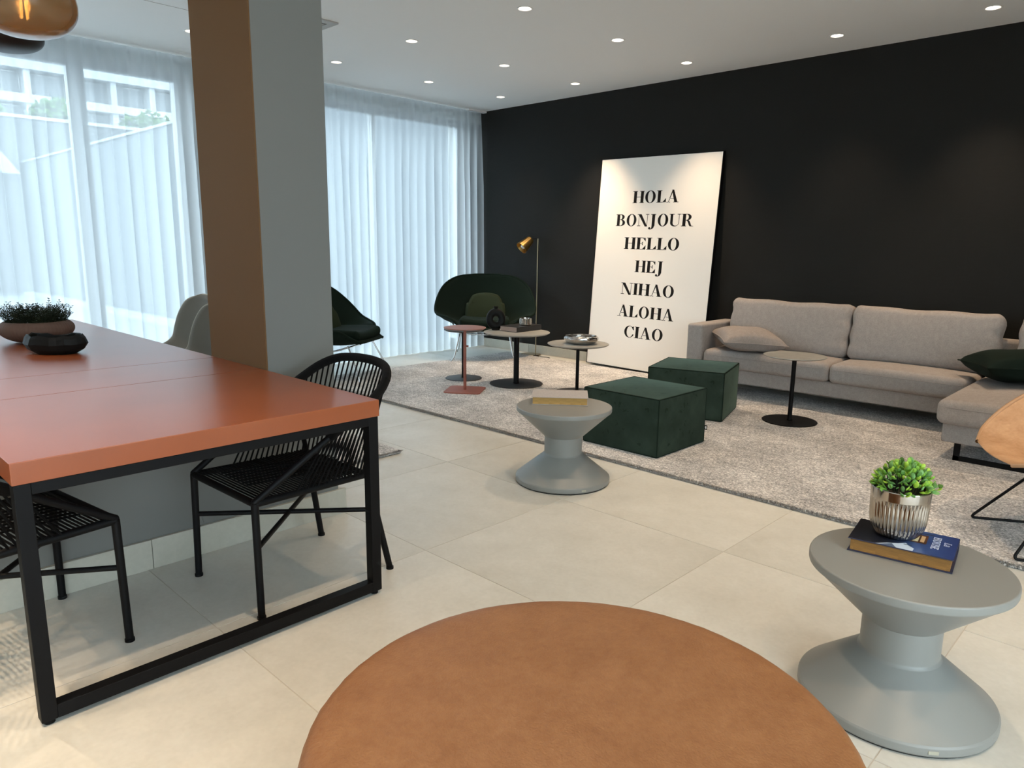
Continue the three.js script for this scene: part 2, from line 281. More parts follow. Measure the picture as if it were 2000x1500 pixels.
windowUnit('window_3', X1 + 0.14, 4.3, 10.8, 2.86, [[6.45, 6.5], [8.6, 8.65]]);
// column, low wall under the table, stone skirting
struct('column', boxTo(3.345, 3.91, 0, CEIL, 4.70, 5.034), M.grey);
struct('bounce_tint_3', boxTo(3.345, 3.908, 0, CEIL, 5.034, 5.040), M.warmBounce);                          // added brown skin on the dining side, colouring in warm bounced light
struct('wall_center', boxTo(3.345, 3.91, 0, 0.694, 5.034, 7.4), M.grey);
function skirting(name, along, a0, a1, at, side, h, step, off) {
  const g = structGroup(name); let a = a0;
  for (let e = off; a < a1 - 1e-3; e += step) { const b = Math.min(a1, Math.max(a + 0.01, e)); if (b - a < 0.02) continue; const s = [at, at + side * 0.018].sort((p, q) => p - q);
    part('tile', uvm(along === 'x' ? boxTo(a + 0.001, b - 0.001, 0, h, s[0], s[1], 0.002) : boxTo(s[0], s[1], 0, h, a + 0.001, b - 0.001, 0.002)), M.base, g); a = b; }
}
skirting('baseboard_back', 'x', 0.02, X1, 0, 1, 0.105, PITCH, 0.85);
skirting('baseboard_center', 'z', 4.665, 7.4, 3.91, 1, 0.125, PITCH, 5.585);
skirting('baseboard_side', 'x', 3.345, 3.925, 4.70, -1, 0.125, PITCH, 4.2);

// ------------------------------------------------------------------ garden and street beyond the windows
{
  const plaster = std(lin(0.152, 0.163, 0.174), 0.9), slabM = std(lin(0.72, 0.72, 0.70), 0.9), paving = std(lin(0.27, 0.28, 0.29), 0.9), dim = std(lin(0.095, 0.10, 0.105), 0.9), dimGlass = std(lin(0.10, 0.11, 0.12), 0.25), leaf = std(lin(0.09, 0.16, 0.05), 0.9), bright = std(lin(0.40, 0.41, 0.42), 0.8);
  struct('garden_wall_side', boxTo(-22.6, -0.5, -0.6, 3.78, -0.3, -0.1), plaster);
  struct('garden_wall_coping', boxTo(-22.6, -0.5, 3.78, 3.84, -0.33, -0.06), bright);
  struct('garden_wall_kerb', boxTo(-22.6, -0.5, -0.6, -0.50, -0.1, 0.25), bright);
  struct('garden_wall_rear', boxTo(-23.0, -22.6, -0.6, 5.25, -8, 14), dim);
  struct('garden_wall_rear_coping', boxTo(-23.05, -22.55, 5.25, 5.36, -8, 14), bright);
  struct('ground', boxTo(-60, -0.5, -0.8, -0.6, -30, 40), paving);
  struct('ground_street', boxTo(X1 + 0.2, 40, -0.3, -0.05, -20, 40), std(lin(0.48, 0.48, 0.47), 0.9));
  single('garden_canopy', (() => { const s = new THREE.Shape([[0, 0], [1.5, -1.9], [2.0, -1.9], [0.6, 0]].map((p) => new THREE.Vector2(...p))); const g = new THREE.ExtrudeGeometry(s, { depth: 0.2, bevelEnabled: false }); g.rotateY(-PI / 2 + 0.0); g.rotateY(PI); return g.translate(-22.3, 5.3, 2.05); })(), bright, 'slanting white stair parapet against the rear garden wall, seen through the sheer curtain', 'parapet');
  // apartment block: floors with slabs, piers, windows and panes
  const b = thing('apartment_building', 'pale apartment block with bright balcony bands and dark windows beyond the garden wall', 'building', [-60, 0, 0]);
  part('wall', boxTo(-8, -0.6, -0.6, 26, -52, 16), dim, b);
  for (let f = 0; f < 6; f++) {
    const y = 8.9 + f * 2.42; part('balcony', boxTo(-0.6, 0.7, y, y + 0.62, -52, 16), bright, b);
    if (f < 4) for (let k = 0; k < 12; k++) { const z = -30.1 + k * 3; const w = part('window', boxTo(-0.6, -0.45, y + 0.7, y + 2.3, z, z + 2.3), slabM, b); for (const q of [0, 1]) part('pane', boxTo(-0.45, -0.40, y + 0.78, y + 2.24, z + 0.06 + q * 1.12, z + 1.12 + q * 1.12), dimGlass, w); }
  }
  for (let k = 0; k < 14; k++) part('pier', boxTo(-0.6, 0.5, -0.6, 24, -30.4 + k * 3 - 0.22, -30.4 + k * 3 + 0.22), bright, b);
  const r = rng(21);
  for (let k = 0; k < 5; k++) {
    const t = thing('garden_tree', ['loose green tree behind the rear garden wall, first from the left curtain edge', 'second green tree behind the rear garden wall', 'third green tree, in the middle behind the rear garden wall', 'fourth green tree behind the rear garden wall', 'green tree behind the rear garden wall nearest the column'][k], 'tree', [-25.5 - r(), -0.6, 7.0 - k * 3.1], r() * 6, 'trees beyond the garden wall');
    part('trunk', rod([0, 0, 0], [0.1, 4.4, 0], 0.12), M.clay, t);
    const L = []; for (let i = 0; i < 520; i++) { const a = r() * 2 * PI, c = r() * 2 - 1, q = Math.cbrt(r()) * (1.25 - (k % 2) * 0.25), s = 0.10 + 0.10 * r(); L.push(T(new THREE.OctahedronGeometry(s, 0).scale(1, 0.35, 0.7), q * Math.sqrt(1 - c * c) * Math.cos(a), 6.0 + (k % 2) * 0.3 + (k === 1 ? 1.2 : 0) + q * c * (k === 1 ? 1.6 : 0.9), q * Math.sqrt(1 - c * c) * Math.sin(a), r() * 3, r() * 6, r() * 3)); }
    const cr = part('foliage', L, leaf, t); cr.userData.kind = 'stuff';
  }
}

// ------------------------------------------------------------------ curtains
function curtain(z0, z1, seed, label) {
  const t = thing('sheer_curtain', label, 'curtain', [0, 0, 0], 0, 'sheer curtains along the window wall');
  const r = rng(seed), top = CEIL - 0.012, H = top - 0.006, n = Math.round((z1 - z0) / 0.116), per = 14, P = [], amp = [], ph = [];
  for (let i = 0; i <= n + 1; i++) { amp.push(0.55 + 0.6 * r()); ph.push((r() - 0.5) * 0.05); }
  const wave = (s, h) => {                                             // s in pleats, h = 0 at the top .. 1 at the floor
    const i = Math.floor(s), f = s - i, a = amp[i] * (1 - f) + amp[i + 1] * f, d = ph[i] * (1 - f) + ph[i + 1] * f;
    const pinch = Math.pow(Math.max(0, Math.cos((f - 0.5) * 2 * PI) * -0.5 + 0.5), 3), low = Math.min(1, h * 3.2);
    const x = (0.012 * (1 - low) * pinch + low * (0.024 * a * Math.cos(f * 2 * PI) + 0.012 * Math.cos(s * 1.9 + seed))) + 0.02 * Math.sin(h * 2.2) * Math.sin(s * 0.37 + seed);
    return [x + 0.02 * h, (z1 - z0) * s / n + d * low * 1.2 + 0.018 * low * Math.sin(f * 2 * PI) * a];
  };
  const sheet = (h0, h1, rows, off = 0) => {
    const g = new THREE.BufferGeometry(), pos = [], idx = [], W = n * per + 1;
    for (let j = 0; j <= rows; j++) for (let i = 0; i < W; i++) { const h = h0 + (h1 - h0) * j / rows, [x, z] = wave(Math.min(i / per, n - 1e-4), h); pos.push(x + off, top - h * H, z0 + z); }
    for (let j = 0; j < rows; j++) for (let i = 0; i < W - 1; i++) { const a = j * W + i; idx.push(a, a + W, a + 1, a + 1, a + W, a + W + 1); }
    g.setAttribute('position', new THREE.Float32BufferAttribute(pos, 3)); g.setIndex(idx); g.computeVertexNormals(); return g;
  };
  part('sheer', sheet(0, 1, 26), M.curtain, t);
  part('header_tape', sheet(0.016, 0.048, 2, -0.004), M.curtainDense, t);
  part('hem', sheet(0.952, 1, 3, -0.004), M.hem, t);
}
curtain(0.05, 2.95, 7, 'white sheer pleated curtain beside the dark wall, right of the column');
curtain(3.0, 9.8, 13, 'white sheer pleated curtain behind the orange table, left of the column');

// ------------------------------------------------------------------ ceiling fittings
{
  const glow = std(lin(0.05, 0.05, 0.05), 0.5, { emissive: lin(1, 0.86, 0.68), emissiveIntensity: 9 });
  const lab = ['spotlight nearest the column, above the sheer curtain left of it', 'spotlight just right of the column, near the curtain', 'spotlight in the second row out from the curtain, nearest the ceiling vent', 'spotlight near the curtain, in the middle of its row', 'spotlight in the corner where curtain meets dark wall', 'spotlight second from the curtain along the dark wall', 'spotlight in the middle of the second row from the curtain', 'spotlight third from the curtain in the middle row', 'spotlight third from the curtain along the dark wall, above the poster', 'spotlight fourth along the dark wall, above the sofa', 'spotlight at the top edge of the view, third row from the curtain', 'spotlight along the dark wall at the far right, above the chaise'];
  let proto;
  spots.forEach(([x, z, dim, seen], i) => {
    const label = seen ? 'recessed ceiling ' + lab[i] : 'recessed ceiling spotlight out of view above the near part of the room';
    let s;
    if (!proto) {
      s = proto = thing('ceiling_spotlight', label, 'spotlight', [x, CEIL, z], 0, 'recessed ceiling spotlights');
      part('trim_ring', lathe([[0.0455, 0.002], [0.0455, -0.002], [0.050, -0.004], [0.056, -0.003], [0.058, 0], [0.0455, 0.002]], 32), M.white, s);
      part('reflector', lathe([[0.0450, 0.0], [0.042, 0.02], [0.036, 0.045], [0.035, 0.045], [0.041, 0.021], [0.0440, 0.0]], 32), M.white, s);
      part('bulb', lathe([[0, 0.001], [0.014, 0.003], [0.025, 0.009], [0.031, 0.018], [0.033, 0.030], [0.033, 0.040], [0, 0.041]], 32), glow, s);
      partNames(s);
    } else { s = copy(proto, [x, CEIL, z], 0, label); }
    const l = new THREE.SpotLight(SPOT_COLOR, SPOT * dim, 0, 0.66, 1.0, 2); l.name = 'spotlight_beam'; l.position.set(x, CEIL + 0.012, z); l.target.position.set(x, 0, z); l.castShadow = true; l.shadow.radius = 1.2; scene.add(l, l.target);
  });
  // square ceiling vent, mostly behind the column
  const v = thing('ceiling_vent', 'square white ceiling vent beside the top of the column', 'vent', [1.62, CEIL, 3.55]);
  const ring = (a, b, y0, y1) => merge([boxTo(-a, a, y0, y1, -a, -b), boxTo(-a, a, y0, y1, b, a), boxTo(-a, -b, y0, y1, -b, b), boxTo(b, a, y0, y1, -b, b)]);
  part('frame', ring(0.26, 0.20, -0.012, -0.0005), std(lin(0.42, 0.42, 0.40), 0.6), v);
  for (const [a, y] of [[0.185, -0.016], [0.14, -0.020], [0.095, -0.024]]) part('blade', ring(a, a - 0.03, y, y + 0.006), std(lin(0.40, 0.40, 0.38), 0.6), v);
  part('throat', boxTo(-0.2, 0.2, -0.004, -0.0006, -0.2, 0.2), M.black, v);
  partNames(v);
}
function pendant(name, label, [x, y, z], R, hgt, glass, top, lit) {
  const t = thing(name, label, 'pendant lamp', [x, y, z], 0, 'pendant lamps over the table');
  const prof = []; for (let i = 0; i <= 30; i++) { const a = -PI / 2 + PI * 0.86 * i / 30; prof.push([Math.max(0.0005, R * Math.pow(Math.cos(a), 0.8)), hgt * Math.sin(a) * (a > 0 ? top : 1)]); }
  const yTop = prof[30][1];
  part('shade', lathe([...prof, ...prof.slice().reverse().map((p) => [Math.max(0.0004, p[0] - 0.004), p[1] + (p[1] < 0 ? 0.004 : -0.002)])], 72), glass, t);
  part('cap', lathe([[0.0, yTop - 0.015], [prof[30][0] + 0.004, yTop - 0.015], [prof[30][0] + 0.006, yTop + 0.01], [0.03, yTop + 0.03], [0.012, yTop + 0.05], [0, yTop + 0.05]], 40), M.black, t);
  part('cord', rod([0, yTop + 0.05, 0], [0, CEIL - y - 0.02, 0], 0.003), M.black, t);
  part('canopy', lathe([[0, CEIL - y - 0.025], [0.05, CEIL - y - 0.025], [0.055, CEIL - y - 0.018], [0.055, CEIL - y - 0.0005], [0, CEIL - y - 0.0005]], 32), M.black, t);
  part('socket', lathe([[0, yTop - 0.09], [0.016, yTop - 0.09], [0.018, yTop - 0.015], [0, yTop - 0.015]], 24), M.black, t);
  if (lit) {
    const b = part('bulb', lathe([[0, -0.062], [0.02, -0.058], [0.034, -0.035], [0.036, -0.012], [0.026, 0.02], [0.016, yTop - 0.09], [0, yTop - 0.09]], 28), M.pane, t);
    for (const [dx, dz] of [[0.008, 0.008], [-0.008, 0.008], [0.008, -0.008], [-0.008, -0.008]]) part('filament', rod([dx, -0.045, dz], [dx * 0.8, yTop - 0.10, dz * 0.8], 0.0022, 8), lit, b);
    part('support', rod([0, -0.052, 0], [0, yTop - 0.09, 0], 0.002, 8), M.black, b);
    const l = new THREE.PointLight(lin(1, 0.68, 0.34), PENDANT, 0, 2); l.name = 'pendant_glow'; l.position.set(x, y - 0.005, z); l.castShadow = true; l.shadow.radius = 1; scene.add(l);
  }
  partNames(t); return t;
}
{
  const bronze = phys(lin(0.27, 0.195, 0.105), 0.16, { transmission: 0.62, thickness: 0 });
  const smoke = phys(lin(0.010, 0.009, 0.009), 0.42, { specularIntensity: 0.6 });
  const fil = std(lin(0.1, 0.1, 0.1), 0.5, { emissive: lin(1, 0.74, 0.40), emissiveIntensity: 40 });
  pendant('pendant_lamp', 'smoked bronze glass pendant with glowing filament bulb, at the top left corner', [4.10, 2.036, 5.877], 0.148, 0.098, bronze, 1.25, fil);
  pendant('pendant_lamp', 'glossy black pendant lamp hanging behind and below the bronze one', [3.0, 2.168, 5.683], 0.138, 0.060, smoke, 1.0, null);
}

// ------------------------------------------------------------------ rugs
{
  const rugTex = tex(2048, (u, v, x, y) => {
    const a = F1(u, v, 512, 2), b = F2(u, v, 256, 1), b2 = F3(u, v, 128, 1), c = F3(u, v, 9, 5), d = F1(u + 0.3, v, 40, 3); const g = (a - 0.5) * 0.95 + (b - 0.5) * 0.75 + (b2 - 0.5) * 0.25, l = (c - 0.5) * 0.55 + (d - 0.5) * 0.25, k = 0.72 + 0.44 * g + 0.48 * l;
    return [k * 1.0, k * 0.975, k * 0.955];
  }, true, 1.9);
  const rugBump = tex(1024, (u, v) => 0.6 * F1(u, v, 256, 2) + 0.4 * F2(u, v, 120, 2), false, 1.0);
  const m = phys(lin(0.98, 0.98, 0.98), 0.9, { sheen: 1, sheenRoughness: 0.6, sheenColor: lin(0.5, 0.5, 0.5), map: rugTex, bumpMap: rugBump, bumpScale: 0.008 });
  const rug = (w, d) => soft(w, 0.022, d, 0.010, (p) => { if (Math.abs(p.x) > w / 2 - 0.004) p.x += 0.003 * Math.sin(p.z * 90); }, 2, 30);
  const a = thing('area_rug', 'large grey shaggy rug under the sofa, poufs and side tables', 'rug', [4.16, 0.0112, 1.65]);
  part('pile', rug(6.88, 2.76), m, a);
  const b = thing('area_rug', 'smaller grey rug with one corner showing behind the column and black rope chair', 'rug', [2.245, 0.0112, 5.1]);
  part('pile', rug(2.09, 2.52), m, b);
  // loose fibre tips along the two edges nearest the viewer
  const r = rng(8), tipGeo = new THREE.ConeGeometry(0.0022, 0.018, 4), place = (root, pts) => { const im = new THREE.InstancedMesh(tipGeo, m, pts.length), q = new THREE.Object3D(); pts.forEach((p, i) => { q.position.set(...p); q.rotation.set((r() - 0.5) * 1.6 + p[3], r() * 6, (r() - 0.5) * 1.6 + p[4]); q.updateMatrix(); im.setMatrixAt(i, q.matrix); }); im.name = 'fringe'; im.userData.kind = 'stuff'; root.add(im); };
  const pts = []; for (let i = 0; i < 9000; i++) pts.push([(r() - 0.5) * 6.88, 0.004 + r() * 0.008 - 0.002, 1.372 + r() * 0.012, 0.8, 0]); place(a, pts);
  const pt2 = []; for (let i = 0; i < 2500; i++) pt2.push([1.039 + r() * 0.01, 0.004 + r() * 0.006, (r() - 0.5) * 2.52, 0, -0.8]); place(b, pt2);
  partNames(a); partNames(b);
}

// ------------------------------------------------------------------ orange table
{
  const t = thing('dining_table', 'long orange table with thick top on a black square-tube frame, built around the column', 'table', [0, 0, 0]);
  const y0 = 0.696, y1 = 0.757, zA = 5.041, zB = 6.178;
  const top = (x0, x1) => uvm(boxTo(x0, x1, y0, y1, zA, zB, 0.0022));
  part('tabletop', top(3.857, 4.750), M.orange, t); part('tabletop', top(3.40, 3.8545), M.orange, t); part('tabletop', top(1.07, 3.3975), M.orange, t);
  for (const [xf, leg] of [[4.745, 1], [1.12, 1]]) {
    const xa = xf - 0.04; 
    for (const z of [zA + 0.003, zB - 0.043]) part('leg', boxTo(xa, xf, 0.013, y0 - 0.001, z, z + 0.04, 0.002), M.black, t);
    part('rail', boxTo(xa, xf, y0 - 0.033, y0 - 0.001, zA + 0.043, zB - 0.043, 0.002), M.black, t);
    part('rail', boxTo(xa, xf, 0.013, 0.053, zA + 0.043, zB - 0.043, 0.002), M.black, t);
    for (const z of [zA + 0.025, zB - 0.025]) part('foot', T(new THREE.CylinderGeometry(0.014, 0.014, 0.013, 20), xa + 0.02, 0.0065, z), M.black, t);
  }
  partNames(t);
}

// ------------------------------------------------------------------ black rope chairs
function ropeChair(label, pos, turn) {
  const t = thing('rope_chair', label, 'chair', pos, turn, 'black rope dining chairs'), R = 0.0135, sy = 0.425;
  const F = [0.235, 0.28], B = [0.215, -0.205];
  for (const s of [-1, 1]) part('leg', [rod([s * (F[0] + 0.012), 0.004, F[1] + 0.004], [s * F[0], sy, F[1]], R * 0.95, 14, R), T(new THREE.CylinderGeometry(0.0155, 0.0155, 0.010, 14), s * (F[0] + 0.012), 0.005, F[1] + 0.004)], M.black, t);
  for (const s of [-1, 1]) part('leg', [rod([s * 0.25, 0.004, -0.285], [s * B[0], sy, B[1]], R * 0.95, 14, R), T(new THREE.CylinderGeometry(0.0155, 0.0155, 0.010, 14), s * 0.25, 0.005, -0.285)], M.black, t);
  part('seat_frame', bentRod([[-F[0], sy, F[1]], [F[0], sy, F[1]], [B[0], sy - 0.01, B[1]], [-B[0], sy - 0.01, B[1]], [-F[0], sy, F[1]]], R, 0.02, 12), M.black, t);
  for (const s of [-1, 1]) part('stretcher', rod([s * 0.24, 0.262, 0.282], [-s * 0.231, 0.262 + (s > 0 ? 0.0 : 0.002), -0.242], 0.0095, 12), M.black, t);
  const H = [[F[0], sy + 0.006, F[1]], [0.252, 0.560, 0.07], [0.267, 0.665, -0.10], [0.264, 0.745, -0.235], [0.205, 0.812, -0.328], [0.10, 0.834, -0.364], [0, 0.838, -0.372]];
  const hoopPts = [...H.map((p) => V(...p)), ...H.slice(0, -1).reverse().map((p) => V(-p[0], p[1], p[2]))], hoop = new THREE.CatmullRomCurve3(hoopPts, false, 'centripetal');
  const hoopR = (u) => { const d = Math.abs(u - 0.5) * 2; return d < 0.72 ? 0.0185 : 0.0135; };
  // wrapped hoop: thicker where the cord is wound round it
  const arm = (a, b, r) => { const pts = []; for (let k = 0; k <= 14; k++) pts.push(hoop.getPointAt(a + (b - a) * k / 14)); return tube(pts, r, 40, 12); };
  part('arm', arm(0, 0.2, 0.0125), M.black, t); part('arm', arm(0.8, 1, 0.0125), M.black, t);
  part('backrest_rail', arm(0.185, 0.815, 0.0185), M.rope, t);
  const rail = new THREE.CatmullRomCurve3([V(F[0], sy, 0.12), V(0.226, sy, -0.04), V(B[0], sy - 0.01, B[1] + 0.02), V(0.12, sy - 0.01, B[1]), V(0, sy - 0.01, B[1]), V(-0.12, sy - 0.01, B[1]), V(-B[0], sy - 0.01, B[1] + 0.02), V(-0.226, sy, -0.04), V(-F[0], sy, 0.12)], false, 'centripetal');
  const n = 46, cordAt = (k) => { const u = k / (n - 1); const a = hoop.getPointAt(0.17 + 0.66 * u), b = rail.getPointAt(u); return rod(b, a, 0.0040, 6); };
  for (let k = 0; k < n; k++) part('cord', cordAt(k), M.rope, t);
  for (const s of [-1, 1]) part('side_post', rod([s * B[0], sy, B[1]], hoop.getPointAt(s > 0 ? 0.285 : 0.715).toArray(), 0.0105, 10), M.rope, t);
  const w = [];
  for (let k = 0; k < 33; k++) { const f = k / 32, z = F[1] - 0.02 + (B[1] - F[1] + 0.035) * f, hw = F[0] + (B[0] - F[0]) * f; w.push(rod([-hw, sy + 0.008, z], [hw, sy + 0.008, z], 0.0036, 6)); }
  for (let k = 0; k < 7; k++) { const x = -0.10 + k * 0.033; w.push(rod([x - 0.03, sy + 0.014, F[1] - 0.06], [x + 0.03, sy + 0.013, B[1]], 0.0038, 6)); }
  const sw = part('seat_weave', w, M.rope, t); sw.userData.kind = 'stuff';
  partNames(t); return t;
}
ropeChair('black woven rope chair tucked under the orange table between its corner leg and the column', [4.355, 0, 5.19], 0.03);
ropeChair('black woven rope chair at the near left side of the table, half out of view', [4.235, 0, 6.165], PI + 0.147);

// ------------------------------------------------------------------ beige dining chairs behind the table
function beigeChair(label, pos, turn) {
  const t = thing('upholstered_chair', label, 'chair', pos, turn, 'beige upholstered chairs behind the table');
  const rows = [[0.47, 0.25, 0.20, 0.47, 0.235], [0.455, 0.08, 0.255, 0.49, 0.09], [0.455, -0.06, 0.275, 0.52, -0.05], [0.50, -0.17, 0.30, 0.565, -0.125], [0.60, -0.215, 0.312, 0.645, -0.155], [0.73, -0.24, 0.285, 0.745, -0.18], [0.83, -0.258, 0.215, 0.842, -0.215], [0.895, -0.27, 0.06, 0.894, -0.267]];
  const g = shellGeo(rows, 0.05, 26, 34, 1.9); part('shell', g, M.beige, t);
  part('piping', rimTube(g.userData.S, 0.05, 0.0075), M.beigePipe, t);
  for (const [sx, sz] of [[1, 1], [-1, 1], [1, -1], [-1, -1]]) part('leg', rod([sx * 0.24, 0, sz * 0.22 - 0.01], [sx * 0.15, 0.445, sz * 0.13], 0.009, 12, 0.013), M.black, t);
  partNames(t); return t;
}
beigeChair('beige velvet shell chair behind the table, farther left from the column', [1.43, 0.0225, 4.50], 0.02);
beigeChair('beige velvet shell chair behind the table, half hidden by the column', [2.09, 0.0225, 4.66], 0.0);

// ------------------------------------------------------------------ dark green lounge chairs
function loungeChair(label, pos, turn) {
  const t = thing('lounge_chair', label, 'armchair', pos, turn, 'dark green shell lounge chairs with chrome legs');
  const rows = [[0.375, 0.42, 0.25, 0.37, 0.40], [0.36, 0.29, 0.27, 0.385, 0.36], [0.335, 0.13, 0.31, 0.42, 0.31], [0.33, 0.02, 0.41, 0.485, 0.24], [0.345, -0.12, 0.535, 0.505, 0.13], [0.41, -0.24, 0.578, 0.55, 0.02], [0.56, -0.32, 0.562, 0.685, -0.11], [0.74, -0.39, 0.485, 0.828, -0.255], [0.88, -0.44, 0.345, 0.912, -0.38], [0.94, -0.46, 0.12, 0.939, -0.45]];
  const g = shellGeo(rows, 0.042, 34, 44, 2.2); part('shell', g, M.velvetDark, t);
  part('piping', rimTube(g.userData.S, 0.04, 0.015), M.velvetDark, t);
  part('seat_cushion', soft(0.56, 0.10, 0.56, 0.045, (p) => { const e = (1 - (p.x / 0.28) ** 2) * (1 - (p.z / 0.28) ** 2); if (p.y > 0) p.y += 0.02 * Math.max(0, e); p.y += (p.z > 0 ? 0.03 : 0.08) * p.z * 0.6; p.y += 0.10 * Math.pow(Math.abs(p.x) / 0.28, 2.2) * 0.35; }).translate(0, 0.408, 0.10), M.velvetDark, t);
  part('back_pillow', T(soft(0.47, 0.40, 0.12, 0.055, (p) => { const tt = (p.y + 0.2) / 0.4; p.x *= 1 - 0.28 * Math.pow(Math.max(0, tt - 0.35) / 0.65, 2); p.z += 0.10 * Math.pow(p.x / 0.235, 2) * 0.6; if (p.y > 0.08) p.y -= 0.06 * Math.pow(p.x / 0.2, 2); const e = (1 - (p.x / 0.24) ** 2) * (1 - (p.y / 0.2) ** 2); p.z += (p.z > 0 ? 0.03 : 0) * Math.max(0, e); }), 0, 0.545, -0.165, -0.30), M.velvetMoss, t);
  for (const s of [-1, 1]) {
    part('leg', bentRod([[s * 0.37, 0.006, 0.43], [s * 0.33, 0.06, 0.405], [s * 0.275, 0.335, 0.27]], 0.008, 0.04), M.chrome, t);
    part('leg', bentRod([[s * 0.36, 0.006, -0.42], [s * 0.33, 0.05, -0.40], [s * 0.28, 0.36, -0.20]], 0.008, 0.04), M.chrome, t);
    part('bracket', bentRod([[s * 0.275, 0.33, 0.27], [s * 0.28, 0.29, 0.16], [s * 0.30, 0.27, -0.02], [s * 0.44, 0.46, -0.10]], 0.008, 0.05), M.chrome, t);
    for (const z of [0.43, -0.42]) part('glide', T(new THREE.CylinderGeometry(0.015, 0.017, 0.007, 16), s * (z > 0 ? 0.37 : 0.36), 0.0035, z), M.chrome, t);
  }
  part('crossbar', bentRod([[-0.28, 0.295, 0.16], [0, 0.278, 0.12], [0.28, 0.295, 0.16]], 0.008, 0.05), M.chrome, t);
  partNames(t); return t;
}
loungeChair('dark green velvet lounge chair by the curtain, its left half hidden by the column', [0.62, 0.0, 2.62], Math.atan2(0.86, -0.51));
loungeChair('dark green velvet lounge chair in the corner facing the room, beside the floor lamp', [0.80, 0.010, 0.72], Math.atan2(0.70, 0.71));

// ------------------------------------------------------------------ pedestal side tables on the rug
const RUG = 0.0225;
function pedestal(label, [x, z], h, topR, baseR, stemR, mTop, mStem, mBase, group, thick = 0.016) {
  const t = thing('side_table', label, 'side table', [x, RUG, z], 0, group), H = h - RUG;
  part('base', lathe([[0, 0], [baseR - 0.002, 0], [baseR, 0.002], [baseR, 0.005], [baseR - 0.002, 0.007], [stemR + 0.004, 0.0085], [0, 0.0085]], 64), mBase, t);
  part('stem', lathe([[0, 0.008], [stemR + 0.004, 0.008], [stemR + 0.002, 0.016], [stemR, 0.018], [stemR, H - thick - 0.012], [stemR + 0.03, H - thick - 0.004], [stemR + 0.03, H - thick], [0, H - thick]], 28), mStem, t);
  part('top', lathe([[0, H - thick], [topR - 0.02, H - thick], [topR - 0.001, H - 0.006], [topR, H - 0.004], [topR - 0.001, H - 0.001], [topR - 0.003, H], [0, H]], 72), mTop, t);
  partNames(t); return t;
}
const blackBase = std(lin(0.030, 0.030, 0.033), 0.4);
pedestal('round side table with thin black stem and black disc base, behind the terracotta one', [1.70, 1.87], 0.505, 0.19, 0.178, 0.019, blackBase, M.black, blackBase, 'round pedestal side tables');
pedestal('largest round side table, grey top on thick black stem, holding the vase and black book', [2.245, 1.696], 0.516, 0.31, 0.252, 0.026, M.concrete, M.black, blackBase, 'round pedestal side tables');
pedestal('low round grey side table holding the hammered silver bowl', [2.91, 1.608], 0.468, 0.270, 0.21, 0.015, M.concrete, M.black, blackBase, 'round pedestal side tables');
pedestal('round grey side table on slim black stem in front of the sofa', [4.685, 1.238], 0.528, 0.224, 0.199, 0.016, M.concrete, M.black, M.black, 'round pedestal side tables', 0.013);
{
  const t = thing('side_table', 'terracotta side table with round pink top and square base, leftmost of the side tables', 'side table', [2.15, RUG, 2.262], 0.62, 'round pedestal side tables');
  const s = new THREE.Shape(), q = 0.165, c = 0.05; s.moveTo(-q + c, -q); s.lineTo(q - c, -q); s.quadraticCurveTo(q, -q, q, -q + c); s.lineTo(q, q - c); s.quadraticCurveTo(q, q, q - c, q); s.lineTo(-q + c, q); s.quadraticCurveTo(-q, q, -q, q - c); s.lineTo(-q, -q + c); s.quadraticCurveTo(-q, -q, -q + c, -q);
  part('base', new THREE.ExtrudeGeometry(s, { depth: 0.006, bevelEnabled: true, bevelSize: 0.001, bevelThickness: 0.001, curveSegments: 8 }).rotateX(-PI / 2).translate(0, 0.001, 0), M.pinkBase, t);
  part('stem', lathe([[0, 0.007], [0.0135, 0.007], [0.0135, 0.548], [0.032, 0.555], [0.032, 0.5575], [0, 0.5575]], 24), M.pinkBase, t);
  part('top', lathe([[0, 0.5575], [0.178, 0.5575], [0.186, 0.564], [0.187, 0.567], [0.185, 0.5695], [0, 0.5695]], 64), M.pinkTop, t);
  part('knob', T(new THREE.CylinderGeometry(0.008, 0.008, 0.022, 14).rotateZ(PI / 2), 0.022, 0.40, 0), M.pinkBase, t);
  partNames(t);
}
// vase, book, candle holder and bowl on those tables
{
  const v = thing('ring_vase', 'matt black ring-shaped vase beside the black book', 'vase', [2.015, 0.5165, 1.745], 0.84);
  const outer = new THREE.TorusGeometry(0.058, 0.034, 22, 48); outer.scale(1, 1.12, 0.9);
  part('ring', outer.translate(0, 0.103, 0), M.blackStone, v);
  part('neck', lathe([[0.024, 0.185], [0.018, 0.200], [0.019, 0.213], [0.026, 0.222], [0.024, 0.223], [0.016, 0.213], [0.015, 0.200], [0.018, 0.186]], 28), M.blackStone, v);
  part('foot', lathe([[0, 0], [0.038, 0], [0.040, 0.004], [0.034, 0.018], [0, 0.02]], 28), M.blackStone, v);
  partNames(v);
}
function book(name, label, [x, y, z], turn, w, th, d, cover, pages, spineSide, extra) {
  const t = thing(name, label, 'book', [x, y, z], turn), c = 0.003, ov = 0.004;          // spine on local -x or -z side
  const zs = spineSide;
  part('cover', box(w, c, d, 0, th - c / 2, 0, 0.001), extra || cover, t); part('cover', box(w, c, d, 0, c / 2, 0, 0.001), cover, t);
  part('spine', box(w, th, c, 0, th / 2, zs * (d / 2 - c / 2), 0.001), cover, t);
  part('page_block', uvm(box(w - 2 * ov - 0.006, th - 2 * c - 0.0004, d - ov - c - 0.003, 0, th / 2, -zs * (ov - c) / 2 * -1 - 0 + 0)), pages, t);
  partNames(t); return t;
}
const pinkPage = std(lin(0.36, 0.25, 0.20), 0.9), blackCover = std(lin(0.012, 0.012, 0.013), 0.4);
